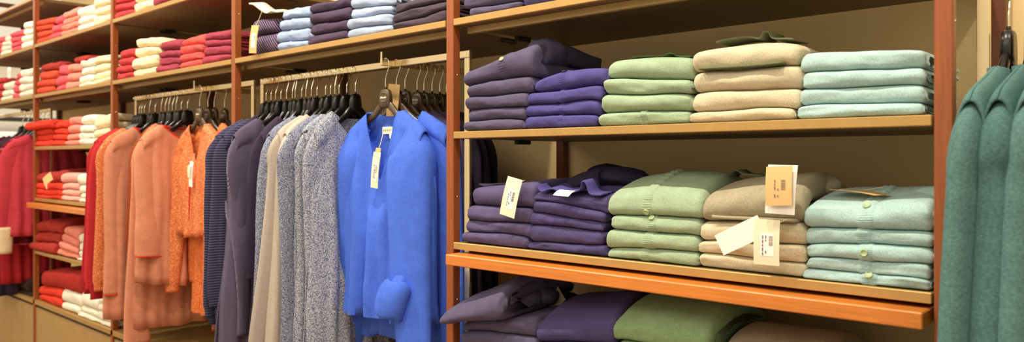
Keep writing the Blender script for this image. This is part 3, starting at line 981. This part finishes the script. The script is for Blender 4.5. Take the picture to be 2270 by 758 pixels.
# violet: dark collar with a waving neckline and a white label
hem_ruffle(p2[4], [(X_at(x, .008), .008, Z_at(x, y, .008)) for x, y in ((1189,414),(1200,426),(1222,420),(1250,428),(1282,424),(1290,405),(1298,408),(1306,430),(1320,434),(1332,434))], .05, .004, K('indigo'), 'neckline_rib', .006)
price_tag(p2[4], 1251, 428, -.004, .046, .030, roll=.05, lean=-1.15, mat=CARDW, printed=False, sticker=False, string=(1292, 418, .02))
def lump(parent, pts, mat, name, rad, flat=.5):
    pl = parent.location; pp = catmull(pts, 5); n = len(pp); rows = []
    for i, p in enumerate(pp):
        t = i/(n-1); r = rad*(.25+.75*sin(pi*min(.97, max(.03, t)))**.5)
        q0, q1 = Vector(pp[max(0, i-1)]), Vector(pp[min(n-1, i+1)]); tt = (q1-q0).normalized()
        az = Vector((0, 0, 1)); ax = tt.cross(az).normalized(); az = ax.cross(tt)
        rows.append([tuple(Vector(p)-pl+(ax*cos(2*pi*k/18)+az*flat*sin(2*pi*k/18))*r*(1+.18*nz(cos(2*pi*k/18)*2, sin(2*pi*k/18)*2, t*6))) for k in range(18)])
    return MB().rings(rows, True, True).build(name, mat, parent, True)
NAVYK = knit('dark_navy_knit', (44, 40, 62))
z = p2[4].location.z
def W(px, py, Y): return (X_at(px, Y), Y, Z_at(px, py, Y))
lump(p2[4], [W(1262,412,.10), W(1310,398,.14), W(1370,390,.16), W(1405,398,.12)], NAVYK, 'collar', .075, .33)
lump(p2[4], [W(1306,380,.22), W(1345,374,.23), W(1382,380,.22)], NAVYK, 'rolled_neck', .030, .45)
# purple top: thin neck edge
hem_ruffle(p1[3], [W(x, y, .10) for x, y in ((1062,410),(1075,413),(1100,409),(1130,408))], .05, .004, K('purple'), 'neckline_rib')
b4 = top_of('cream beige stack'); OLIVE = knit('olive_rib', (108, 112, 84))
hem_ruffle(b4[3], [W(x, y, .06) for x, y in ((1587,95),(1605,90),(1640,84),(1660,83),(1682,86),(1692,73),(1702,72),(1712,86),(1740,87),(1757,88))], .08, .003, OLIVE, 'rib_hem')
hem_ruffle(b4[2], [W(x, y, .003) for x, y in ((1549,155),(1580,153),(1640,150),(1690,146),(1733,141))], .06, .005, OLIVE, 'rib_hem')
ga = top_of('light green stack')
SAGED = knit('dark_sage_knit', (84, 104, 66))
hem_ruffle(ga[3], [W(x, y, .07) for x, y in ((1400,128),(1440,125),(1470,124),(1482,119),(1494,121),(1500,125),(1530,127))], .10, .003, SAGED, 'collar')
# aqua top right: brown tag lying flat
price_tag(p5[4], 1905, 426, .07, .045, .095, roll=0, lean=-1.50, yaw=1.25, mat=KRAFT, printed=False, sticker=False, string=(1962, 414, .12))
hem_ruffle(p4[3], [W(x, y, .15) for x, y in ((1616,392),(1624,381),(1632,379),(1646,387),(1664,389),(1690,391))], .05, .003, OLIVE, 'collar')
lump(p4[3], [W(1790,430,.14), W(1815,410,.18), W(1838,412,.22)], K('taupe'), 'sleeve_fold', .05, .5)
q = top_of('dusky purple pile')
lump(q[3], [W(1120,675,.07), W(1150,662,.09), W(1190,655,.14), W(1232,658,.16)], K('dusk'), 'sleeve_fold', .055, .55)
price_tag(q[3], 1222, 645, .20, .06, .10, roll=-.75, lean=-.15, mat=CARD, printed=True)
q = top_of('deep violet pile')
lump(q[3], [W(1258,672,.25), W(1268,663,.26), W(1280,668,.26)], NAVYK, 'collar', .02, .9)
lump(q[3], [W(1290,675,.20), W(1330,678,.22), W(1370,690,.24)], NAVYK, 'collar', .05, .5)
q = top_of('of the green pile'); hem_ruffle(q[3], [W(x, y, .2) for x, y in ((1430,678),(1458,664),(1476,659),(1498,668),(1530,684))], .06, .004, knit('dark_green_knit', (62, 84, 52)), 'collar')
s1 = top_of('dusky purple stack against')
lump(s1[4], [W(1190,140,.06), W(1205,118,.10), W(1225,128,.16), W(1240,150,.2)], K('dusk'), 'sleeve_fold', .05, .8)
t0 = top_of('ribbed plum pair')
price_tag(t0[1], 563, 87, -.02, .050, .100, roll=.10, lean=-.05, mat=KRAFT, string=(583, 20, .0))
hem_ruffle(t0[1], [W(x, y, 0.0) for x, y in ((552,10),(562,12),(578,24),(590,30),(600,26),(612,28))], .05, .006, CARD, 'tissue_label', .01)
z1 = top_of('red stack above narrow')
price_tag(z1[3], 106, 397, -.03, .060, .060, roll=.75, lean=-.5, mat=KRAFT, printed=False, sticker=False)
price_tag(z1[2], 104, 413, -.01, .02, .032, mat=CARD, printed=False, sticker=False)
f3 = top_of('ivory stack beyond rose, second')
price_tag(f3[2], 21, 161, .02, .07, .07, roll=.1, mat=CARDW, printed=True, sticker=False)

# ================================================================== BUILD: hangers and garments
hanger_meshes()
HZ = ROD_T-.0935+.0006
SZ = HZ-.068
NAVY_RIB = knit('navy_rib_knit', (72, 72, 100), rib=34, ribdir='Z')
PUR_RIB = knit('purple_fine_rib', (122, 111, 140), rib=120, ribdir='X')
PLUMD = knit('dark_plum_knit', (62, 52, 74)); DARK = knit('black_knit', (34, 30, 34)); PLUM2 = knit('plum_knit', (76, 66, 100))
MARL = marl('blue_white_marl', (44, 58, 108), (232, 232, 230), 760, .47, .60)
MARL2 = marl('navy_white_marl', (50, 64, 110), (214, 216, 222), 800, .48, .62)
GREY = marl('warm_grey_marl', (172, 160, 150), (192, 180, 168), 600, .35, .65)
GREY2 = marl('light_grey_marl', (180, 168, 156), (202, 190, 176), 600, .35, .65)
BLUE = knit('blue_mohair', (76, 112, 222), var=.24, sheen=.5, bump=.35, fine=1100)
SALM = knit('salmon_wool', (206, 136, 106), var=.2); SALM2 = knit('salmon_wool_coat', (208, 138, 108), var=.2)
REDK = knit('red_wool', (172, 40, 46)); REDK2 = knit('bright_red_wool', (196, 52, 54)); REDTRIM = knit('red_trim', (214, 52, 32))
SEQ = sequin('orange_sequin', (210, 100, 46), (246, 180, 120)); ORK = marl('orange_tweed', (196, 84, 34), (236, 142, 84), 260, .35, .62)
BROWNK = knit('rust_brown_wool', (150, 74, 42)); GREENK = knit('green_felt', (86, 120, 118), var=.24, fine=500); GREENK2 = knit('deep_green_felt', (76, 110, 108), var=.24, fine=500)
MAROON = stripes('maroon_striped_knit', (112, 30, 34), (196, 72, 84), 5.5, .90, 'Z'); ROSEK = knit('rose_red_wool', (200, 66, 78)); CREAMK = knit('cream_cuff', (244, 220, 176))

def xr(px): return X_at(px, ROD_Y)
# --- rail in front of the blue bay: eighteen hangers, seen edge on
side = [  # hook px, garment spec
 (590, dict(mat=NAVY_RIB, L=.74, sh=.195, sleeve=.66, lab='navy ribbed sweater, outermost beside the upright and orange knits', seed=2)),
 (601, dict(mat=NAVY_RIB, L=.72, sh=.19, sleeve=.62, lab='navy ribbed sweater, second from the upright', seed=5)),
 (611, dict(mat=PLUMD, L=.98, sh=.15, sleeve=.6, lab='long dark plum knit hidden behind purple batwing cardigan', seed=7)),
 (623, dict(mat=PUR_RIB, L=.82, sh=.185, hm=.25, sleeve=.44, sr=(.080,.062), sout=-.01, bell=1.15, lab='purple ribbed batwing cardigan with a drooping sleeve', seed=4, cat='cardigan', b=.028, folds=.014)),
 (635, dict(mat=PLUM2, L=.56, sh=.115, yo=.05, sleeve=.55, lab='short plum knit just behind the batwing cardigan', seed=9)),
 (648, dict(mat=DARK, L=.95, sh=.115, yo=.05, sleeve=.5, lab='long black knit, sixth hanger from the navy side', seed=11)),
 (654, None), (669, dict(mat=PLUMD, L=.53, sh=.162, sleeve=.5, lab='plum knit between the batwing cardigan and first marled sweater', seed=13)), (678, None),
 (690, dict(mat=DARK, L=.98, sh=.12, yo=.04, sleeve=.5, lab='long black knit directly behind the first marled sweater', seed=15)),
 (703, dict(mat=MARL2, L=.74, sh=.185, sleeve=.70, lab='blue and white marled sweater behind the grey ones', seed=17)),
 (722, dict(mat=GREY, L=.80, sh=.185, sleeve=.86, sout=.095, lab='warm grey long sweater beside the blue marled one', seed=21, sr=(.062,.036), sfwd=(-.006,0))),
 (733, dict(mat=GREY2, L=.80, sh=.175, sleeve=.88, sout=.055, lab='light grey long sweater, nearer of the two grey ones', seed=23, sr=(.058,.034))),
 (742, None),
 (752, dict(mat=MARL2, L=.76, sh=.185, sleeve=.74, sout=.005, lab='marled blue sweater between grey and big marled sweater', seed=27)),
 (769, dict(mat=MARL, L=.76, sh=.170, sleeve=.72, sout=-.01, lab='white flecked blue sweater second from the blue cardigan', seed=29)),
 (788, dict(mat=MARL, L=.82, sh=.160, sleeve=.76, sout=-.012, folds=.012, neck=.10, lab='white flecked blue sweater closest to the blue cardigan', seed=31, b=.034, sr=(.060,.044))),
]
HG1 = 'black hangers on the rail beside the blue cardigan'
nth = ['first','second','third','fourth','fifth','sixth','seventh','eighth','ninth','tenth','eleventh','twelfth','thirteenth','fourteenth','fifteenth','sixteenth','seventeenth','eighteenth']
prev = None
def row(side, hg, where, ref, G2, minb=.004):
    xs = [xr(px) for px, s in side]
    for k, (px, s) in enumerate(side):
        x = xs[k]
        h_ = hanger(x, ROD_Y, HZ, pi/2, 'black hanger with metal hook, %s counted from %s' % (nth[k], ref), hg)
        if not s: h_.scale.x = .42
        elif s['sh'] < .17: h_.scale.x = s['sh']/.195
        if s:
            s = dict(s); lab = s.pop('lab'); mat = s.pop('mat'); cat = s.pop('cat', 'sweater'); off = s.pop('yo', 0)
            s.setdefault('b', .014); s.setdefault('neck', .095); s.setdefault('vdep', .09); s.setdefault('sr', (.058, .038)); s.setdefault('sflat', .31)
            s.setdefault('ch', s['sh']+.02); s.setdefault('hm', s['sh']+.03); s.setdefault('folds', .006)
            garment('hanging_'+cat.replace(' ', '_'), lab, cat, (x, ROD_Y+off, SZ), pi/2, mat, group=G2, **s)
def batwing_sleeve():
    o = [q for q in bpy.data.objects if q.get('label', '').startswith('purple ribbed batwing')][0]
    M = o.matrix_basis.inverted()
    P_ = [M @ Vector(W(*q)) for q in ((512,440,-.06), (524,470,-.07), (532,520,-.075), (538,600,-.075), (540,680,-.07), (538,742,-.07))]
    rr = [.020, .034, .030, .024, .020, .022]
    pp = catmull([tuple(p)+(r,) for p, r in zip(P_, rr)], 6); rows = []
    for i, p in enumerate(pp):
        q0, q1 = Vector(pp[max(0, i-1)][:3]), Vector(pp[min(len(pp)-1, i+1)][:3]); tt = (q1-q0).normalized()
        ay = Vector((0, 1, 0)); ax = ay.cross(tt).normalized(); ay = tt.cross(ax)
        rows.append([tuple(Vector(p[:3])+(ax*cos(2*pi*k/18)+ay*.6*sin(2*pi*k/18))*p[3]*(1+.2*sin(4*pi*k/18+i*.1))) for k in range(18)])
    MB().rings(rows, True, True).build('draped_sleeve', PUR_RIB, o, True)
row(side, HG1, '', 'the upright side', 'knits on the rail beside the blue cardigan')
batwing_sleeve()

# --- face-out arm: blue mohair cardigans, darker ones behind
def arm_px(X, px):
    a, b = -.1, .6
    for _ in range(40):
        m = (a+b)/2; z = -X*ST+(D+m)*CT; p = 1135+F*(X*CT+(D+m)*ST)/z
        if p < px: a = m
        else: b = m
    return a
arm1 = [855, 879, 898, 925, 940, 958, 975, 990]
HG2 = 'badged hangers on the face-out arm of the blue cardigan'
for k, px in enumerate(arm1):
    y = arm_px(ARM_BLUE, px)
    hanger(ARM_BLUE, y, HZ, [.0, .06, .10, .0, .06, -.05, .03, 0][k], 'brown black hanger with badge, %s behind the front of the blue cardigan arm' % nth[k] if k else 'brown black hanger with white lettered badge holding the front blue cardigan', HG2, True)
    if k == 0:
        bl = garment('hanging_cardigan', 'fuzzy bright blue V-neck cardigan facing out with a price tag', 'cardigan', (ARM_BLUE, y, SZ), 0.0, BLUE, L=.625, sh=.185, ch=.222, hm=.225, b=.040,
                     slope=.058, neck=.078, vdep=.215, vpow=1.25, seed=3, sleeve=.80, sr=(.083, .052), sout=.060, sfwd=(.02, -.055), sflat=.7, folds=.017, nf=4, hemw=.055)
    elif k == 1:
        garment('hanging_cardigan', 'bright blue cardigan hanging right behind the front one', 'cardigan', (ARM_BLUE+.045, y+.004, SZ-.004), .04, BLUE, L=.70, sh=.185, ch=.2, hm=.20, b=.014, vdep=.15, seed=8, sleeve=.66, sr=(.06,.045), sflat=.4, folds=.006, sout=.02)
    elif k < 6:
        garment('hanging_sweater', ['', '', 'dark plum sweater, first of the dark ones behind the blue cardigans', 'dark plum sweater, second of the dark ones behind the blue cardigans', 'black sweater behind the dark plum ones', 'black sweater deepest on the blue cardigan arm'][k], 'sweater',
                (ARM_BLUE+.06, y, SZ), .0, [0, 0, PLUMD, PLUMD, DARK, DARK][k], L=.66+.03*k, sh=.19, ch=.2, hm=.20, b=.013, vdep=.07, seed=40+k, sleeve=.64, sr=(.05,.04), sflat=.35, folds=.005, sout=.015)
# turned-up cuff with a card peeping out, and the price tag on its neck label
pl = bl.location
def rel(px, py, Y): return tuple(Vector(W(px, py, Y))-pl)
yb = bl.location.y
cf = MB(); pp = catmull([rel(926,530,yb+.0), rel(912,575,yb-.022), rel(890,622,yb-.070), rel(870,658,yb-.098), rel(860,700,yb-.104)], 5); rows = []
for i, p in enumerate(pp):
    t = i/(len(pp)-1); r = lerp(.024, .034, t)
    q0, q1 = Vector(pp[max(0, i-1)]), Vector(pp[min(len(pp)-1, i+1)]); tt = (q1-q0).normalized()
    ay = Vector((0, 1, 0)); ax = ay.cross(tt).normalized(); ay = tt.cross(ax)
    rows.append([tuple(Vector(p)+(ax*cos(2*pi*k/48)+ay*.7*sin(2*pi*k/48))*r*(1+.10*nz(cos(2*pi*k/48)*2, sin(2*pi*k/48)*2, t*4))) for k in range(48)])
rows.append([tuple(Vector(q).lerp(Vector(pp[-1]), .25)) for q in rows[-1]])
fore = MB().rings(rows, True, True).build('folded_sleeve_end', BLUE, bl, True)
band = []
n_ = len(pp)
sec = [(.58, .036), (.56, .042), (.575, .0475), (.62, .049), (.70, .0495), (.78, .0495), (.86, .0485), (.94, .047), (.985, .044), (1.0, .039), (.96, .034)]
for t, r in sec:
    f = t*(n_-1); i = min(n_-2, int(f)); p = Vector(pp[i]).lerp(Vector(pp[i+1]), f-i)
    q0, q1 = Vector(pp[max(0, i-2)]), Vector(pp[min(n_-1, i+3)]); tt = (q1-q0).normalized()
    ay = Vector((0, 1, 0)); ax = ay.cross(tt).normalized(); ay = tt.cross(ax)
    band.append([tuple(p+(ax*cos(2*pi*k/64)+ay*.72*sin(2*pi*k/64))*r*(1+.035*(k % 2)+.07*sin(4*pi*k/64+t*2)) + tt*.005*sin(6*pi*k/64)) for k in range(64)])
cuff = MB().rings(band, True, True).build('turned_up_cuff', BLUE, bl, True)
price_tag(bl, 833, 377, yb-.060, .034, .108, roll=.10, lean=-.03)
price_tag(bl, 839, 339, yb-.054, .024, .03, roll=.06, mat=KRAFT, printed=False, sticker=False, string=(849, 296, yb+.0))
nl = MB(); c = rel(859, 289, yb+.008)
nl.box(c[0]-.024, c[0]+.024, c[1]-.001, c[1]+.001, c[2]-.011, c[2]+.011, .0004)
lab = nl.build('neck_label', CARD, bl)
sq = MB()
for k in range(5): sq.box(c[0]-.018+k*.0085, c[0]-.0145+k*.0085, c[1]-.0016, c[1]-.0009, c[2]-.003, c[2]+.003)
sq.build('label_print', INK, lab)
sm = MB(); c2 = rel(867, 299, yb+.004)
sm.rings([[(c2[0]+.0085*s*cos(a*pi/8), c2[1]+d, c2[2]+.013*s*sin(a*pi/8)) for a in range(16)] for s, d in ((1, .0006), (1, -.0006))], True, True); sm.build('size_disc', CARDW, bl)
price_tag(bl, 852, 693, yb-.095, .016, .034, roll=-.35, mat=CARDW, printed=False, sticker=False)
# card hanging on the second hanger
hz = [o for o in bpy.data.objects if o.name.startswith('clothes_hanger') and o.get('label', '').startswith('brown black hanger with badge, second')][0]
cb = MB(); cb.box(-.026, .026, -.0115, -.0108, -.115, .018, .0002)
hz_card = cb.build('price_card', KRAFT, hz)
hz_card.rotation_euler = (0, .12, 0)

# --- salmon and orange bay
side2 = [
 (304, dict(mat=REDK, L=.74, sh=.19, sleeve=.72, lab='dark red cardigan, first garment beside the cream stacks', seed=3, cat='cardigan')),
 (309, dict(mat=REDK2, L=.74, sh=.185, sleeve=.70, lab='bright red cardigan between two dark red ones', seed=6, cat='cardigan')),
 (314, dict(mat=REDK, L=.78, sh=.18, sleeve=.74, lab='dark red cardigan, nearest of the three to the sequinned knit', seed=8, cat='cardigan')),
 (320, dict(mat=SEQ, L=.72, sh=.18, sleeve=.70, lab='narrow orange sequinned knit squeezed between red and salmon', seed=10)),
 (331, None),
 (344, dict(mat=SALM, L=.86, sh=.195, sleeve=.70, lab='salmon wool coat next to the narrow sequinned knit', seed=12, cat='coat', b=.03, sr=(.066,.05), sout=.0, bell=1.12, trim=REDTRIM, hemcurve=.02, folds=.014, sfwd=(-.02, 0))),
 (357, None), (366, dict(mat=BROWNK, L=.80, sh=.12, sleeve=.5, lab='rust brown coat sandwiched between the two salmon coats', seed=14, cat='coat')),
 (374, None), (382, dict(mat=SALM, L=.84, sh=.14, sleeve=.6, lab='salmon coat mostly hidden behind the red trimmed coat', seed=16, cat='coat')), (390, None),
 (402, dict(mat=SALM2, L=.86, sh=.178, hm=.235, sleeve=.88, sr=(.055,.046), bell=1.1, trim=REDTRIM, lab='long salmon coat just behind the red trimmed coat', seed=18, cat='coat', hemcurve=.02)),
 (416, dict(mat=SALM2, L=.66, sh=.195, sleeve=.50, lab='salmon coat with red trimmed neck beside the sequinned cardigan', seed=20, cat='coat', b=.034, sr=(.070,.064), bell=1.2, trim=REDTRIM, sout=-.005, sfwd=(-.03, 0), hemcurve=.03, neck=.12, vdep=.07, folds=.016)),
]
row(side2, 'black hangers on the rail of the salmon coats', '', 'the cream stacks side', 'garments on the rail of the salmon coats')
HG3 = 'badged hangers on the face-out arm of the sequinned cardigan'
arm2 = [443, 461, 475, 498]
for k, px in enumerate(arm2):
    y = arm_px(ARM_OR, px)
    hanger(ARM_OR, y, HZ, [0, .08, .05, .0][k], ['badged black hanger holding the front sequinned cardigan', 'badged black hanger right behind the front sequinned cardigan', 'badged black hanger, third on the sequinned cardigan arm', 'badged black hanger deepest on the sequinned cardigan arm'][k], HG3, True)
    if k == 0:
        oc = garment('hanging_cardigan', 'orange sequinned cardigan facing out with a white tag', 'cardigan', (ARM_OR, y, SZ), 0, SEQ, L=.44, sh=.165, ch=.18, hm=.20, b=.03, neck=.07, vdep=.16, vpow=1.1, seed=33, sleeve=.66, sr=(.056,.036), sout=.0, sfwd=(-.05,-.02), folds=.014, hemcurve=.03)
        price_tag(oc, 424, 386, y-.055, .030, .105, roll=.10, mat=CARDW, printed=False, sticker=False, string=(432, 340, y-.035))
        price_tag(oc, 420, 380, y-.060, .026, .052, roll=.05, mat=CARD, printed=False, sticker=False)
        st_ = MB()
        st_.tube([(0, -.043+.0, -.16), (.002, -.046, -.30), (.0, -.046, -.43)], .0025, 6); st_.build('front_edge', REDTRIM, oc, True)
    elif k == 1:
        garment('hanging_sweater', 'long orange tweed sweater with ribbed hem behind sequinned cardigan', 'sweater', (ARM_OR+.05, y, SZ), .05, ORK, L=.80, sh=.165, ch=.17, hm=.165, b=.016, vdep=.09, seed=35, sleeve=.62, sr=(.055,.045), sflat=.45, folds=.006, hemw=.05, sout=.005)
    elif k == 2:
        garment('hanging_sweater', 'second sequinned orange knit, behind the tweed sweater beside the upright', 'sweater', (ARM_OR+.10, y, SZ+.005), .05, SEQ, L=.62, sh=.16, ch=.16, hm=.16, b=.014, vdep=.09, seed=37, sleeve=.6, sr=(.05,.04), sflat=.4, folds=.005, sout=.0)
    else:
        garment('hanging_coat', 'rust brown coat deepest on the sequinned cardigan arm', 'coat', (ARM_OR+.08, y, SZ), 0, BROWNK, L=.86, sh=.17, ch=.19, hm=.2, b=.015, seed=39, sleeve=.6, sr=(.05,.04), sflat=.4, folds=.006, sout=.0)

# --- green coats beyond the near upright
for k, (px, ln) in enumerate(((2236, .80), (2290, .84), (2350, .84))):
    x = xr(px)
    hanger(x, ROD_Y, HZ, pi/2-.04, ['black hanger of the sea green coat nearest the upright', 'black hanger of the middle sea green coat', 'black hanger of the sea green coat at the picture edge'][k], 'black hangers of the sea green coats')
    garment('hanging_coat', ['sea green felt coat nearest the wooden upright', 'middle sea green felt coat', 'sea green felt coat cut by the picture edge'][k], 'coat', (x, ROD_Y-.028, SZ), pi/2-.04, [GREENK, GREENK2, GREENK][k], L=ln+.2, sh=.225, ch=.235, hm=.25, b=.026, neck=.055,
            seed=50+k*3, sleeve=.86, sr=(.066,.052), sout=.085, sflat=.45, folds=.010, group='sea green felt coats', sfwd=(.012, 0))

# --- far end: striped maroon sweater and rose knit
FAR = [(104, ROSEK, dict(L=.60, sleeve=.50, lab='rose red sweater with a cream cuff at the far end', seed=65)),
       (94, MAROON, dict(L=.66, sleeve=.60, lab='maroon sweater with pink stripes beside the rose red one', seed=61)),
       (84, REDK, dict(L=.90, sh=.17, sleeve=.6, lab='dark red long knit behind the striped maroon sweater', seed=63)),
       (74, PLUMD, dict(L=.98, sh=.19, sleeve=.7, lab='long black plum knit, fourth from the near end of the far rail', seed=67)),
       (62, knit('maroon_knit', (84, 26, 30)), dict(L=.98, sh=.20, sleeve=.7, lab='long plain maroon knit, fifth from the near end of far rail', seed=69)),
       (50, DARK, dict(L=1.0, sh=.20, sleeve=.7, lab='long black knit, sixth from the near end of far rail', seed=71))]
for k, (px, mt, sp) in enumerate(FAR):
    x = xr(px)
    hanger(x, ROD_Y, HZ, pi/2, 'black hanger on the far rail, %s from its near end' % nth[k], 'black hangers at the far end')
    lab = sp.pop('lab'); sp.setdefault('sh', .20)
    gg = garment('hanging_sweater', lab, 'sweater', (x, ROD_Y-.01, SZ), pi/2, mt, ch=sp['sh']+.02, hm=sp['sh']+.02, b=.03, sr=(.060,.048), sflat=.5, group='knits at the far end', neck=.09, **sp)
    if k == 0:
        m = MB(); rows = []
        for j in range(9):
            t = j/8; z_ = lerp(-.545, -.70, t); r = lerp(.050, .040, t)
            rows.append([(-.212+r*cos(a*pi/8), r*.6*sin(a*pi/8), z_) for a in range(16)])
        m.rings(rows, True, True).build('cream_cuff', CREAMK, gg, True)
C['umber'] = (58, 42, 34)
st = S(HC, [(8,66,634,650,dict(puff=1.6, rise=.03)), (14,60,606,622,dict(puff=2, rise=.03))], 'umber', 'of the dark brown pair on counter at far end', 'dark brown folded pair on the counter')
build_stack(st)
# shop display beyond the end of the wall
sx, sy = -11.9, 1.2
r = empty('display_shelving', (sx, sy, 0)); tag(r, 'dark shelving unit far away against the pale shop wall', 'shelving')
for k, yy in enumerate((.2, 2.6)):
    MB().box(sx-.25, sx+.25, yy-.03, yy+.03, 0, 2.1, .004).build('side_panel', DARKGAP, r, off=(sx, sy, 0))
for zz in (.3, .75, 1.2, 1.62, 2.05):
    MB().box(sx-.24, sx+.24, .235, 2.565, zz-.02, zz+.02, .003).build('shelf_board', DARKGAP, r, off=(sx, sy, 0))
rr = random.Random(4)
k = 0
for lev, zz in (('lower', .77), ('middle', 1.22), ('upper', 1.64)):
    for q, yy in enumerate((.45, .95, 1.5, 2.1)):
        m_ = [CARDW, plain('blue_box_%d' % k, (96, 120, 170)), plain('wine_box_%d' % k, (120, 40, 46)), KRAFT][(q+k) % 4]
        h_ = rr.uniform(.16, .30)
        b_ = MB().box(sx-.14, sx+.16, yy-.15, yy+.15, zz+.0005, zz+h_-.05, .006)
        b_.box(sx-.145, sx+.165, yy-.155, yy+.155, zz+h_-.0495, zz+h_, .006)
        o = b_.build('storage_box', m_, None, off=(sx, yy, zz)); o.location = (sx, yy, zz)
        tag(o, '%s lidded box, %s board of the far shelving, %s from near end' % (['white', 'blue', 'wine red', 'kraft brown'][(q+k) % 4], lev, nth[q]), 'box', 'lidded boxes on the far shelving')
    k += 1

# ================================================================== LIGHT
def spot(x, y, z, tx, ty, tz, e, col=(1, .89, .72), size=1.9, r=.035, blend=.6):
    l = bpy.data.lights.new('ceiling_spot', 'SPOT'); l.energy = e; l.color = col; l.spot_size = size; l.spot_blend = blend; l.shadow_soft_size = r
    o = bpy.data.objects.new('ceiling_spot', l); COL.objects.link(o); o.location = (x, y, z)
    o.rotation_euler = (Vector((tx, ty, tz))-Vector((x, y, z))).to_track_quat('-Z', 'Y').to_euler()
SPOTS = [(.35, 30), (-.55, 60), (-1.35, 64), (-2.15, 64), (-2.95, 60), (-3.75, 50), (-4.6, 40), (-5.5, 34)]
for x, e in SPOTS: spot(x, -.62, 3.05, x, .02, 1.2, e, (1, .89, .72) if x > -3.3 else (1, .93, .83))
def area(x, y, z, rot, sx, sy, e, col):
    l = bpy.data.lights.new('added_fill', 'AREA'); l.shape = 'RECTANGLE'; l.size = sx; l.size_y = sy; l.energy = e; l.color = col
    o = bpy.data.objects.new('added_fill', l); COL.objects.link(o); o.location = (x, y, z); o.rotation_euler = rot
area(-2.6, -2.6, 3.1, (.45, 0, 0), 7.0, 1.2, 60, (1, .90, .76))  # soft fill added to brighten the shelves, not an actual ceiling panel
area(-9.5, .8, 3.1, (0, 0, 0), 3.0, 3.0, 120, (1, .95, .88))  # unseen light added to brighten the far wall and shop beyond
wld = bpy.data.worlds.new('shop_ambience'); scene.world = wld; wld.use_nodes = True
bg = wld.node_tree.nodes['Background']; bg.inputs['Color'].default_value = (1, .86, .63, 1); bg.inputs['Strength'].default_value = .92

# ================================================================== CAMERA
cam = bpy.data.cameras.new('camera'); co = bpy.data.objects.new('camera', cam); COL.objects.link(co)
co.location = (0, -D, EYE); co.rotation_euler = (pi/2, 0, TH)
cam.sensor_width = 36; cam.lens = 36*F/2270; cam.shift_y = -(379-YH)/2270
cam.clip_start = .05
cam.dof.use_dof = True; cam.dof.focus_distance = 1.75; cam.dof.aperture_fstop = 3.8
scene.camera = co
vs = scene.view_settings
vs.view_transform = 'Standard'; vs.look = 'None'; vs.gamma = 1; vs.exposure = .0; vs.use_curve_mapping = False
scene.cycles.max_bounces = 6; scene.cycles.diffuse_bounces = 4; scene.cycles.glossy_bounces = 3
scene.cycles.sample_clamp_indirect = 6
scene.cycles.use_denoising = True
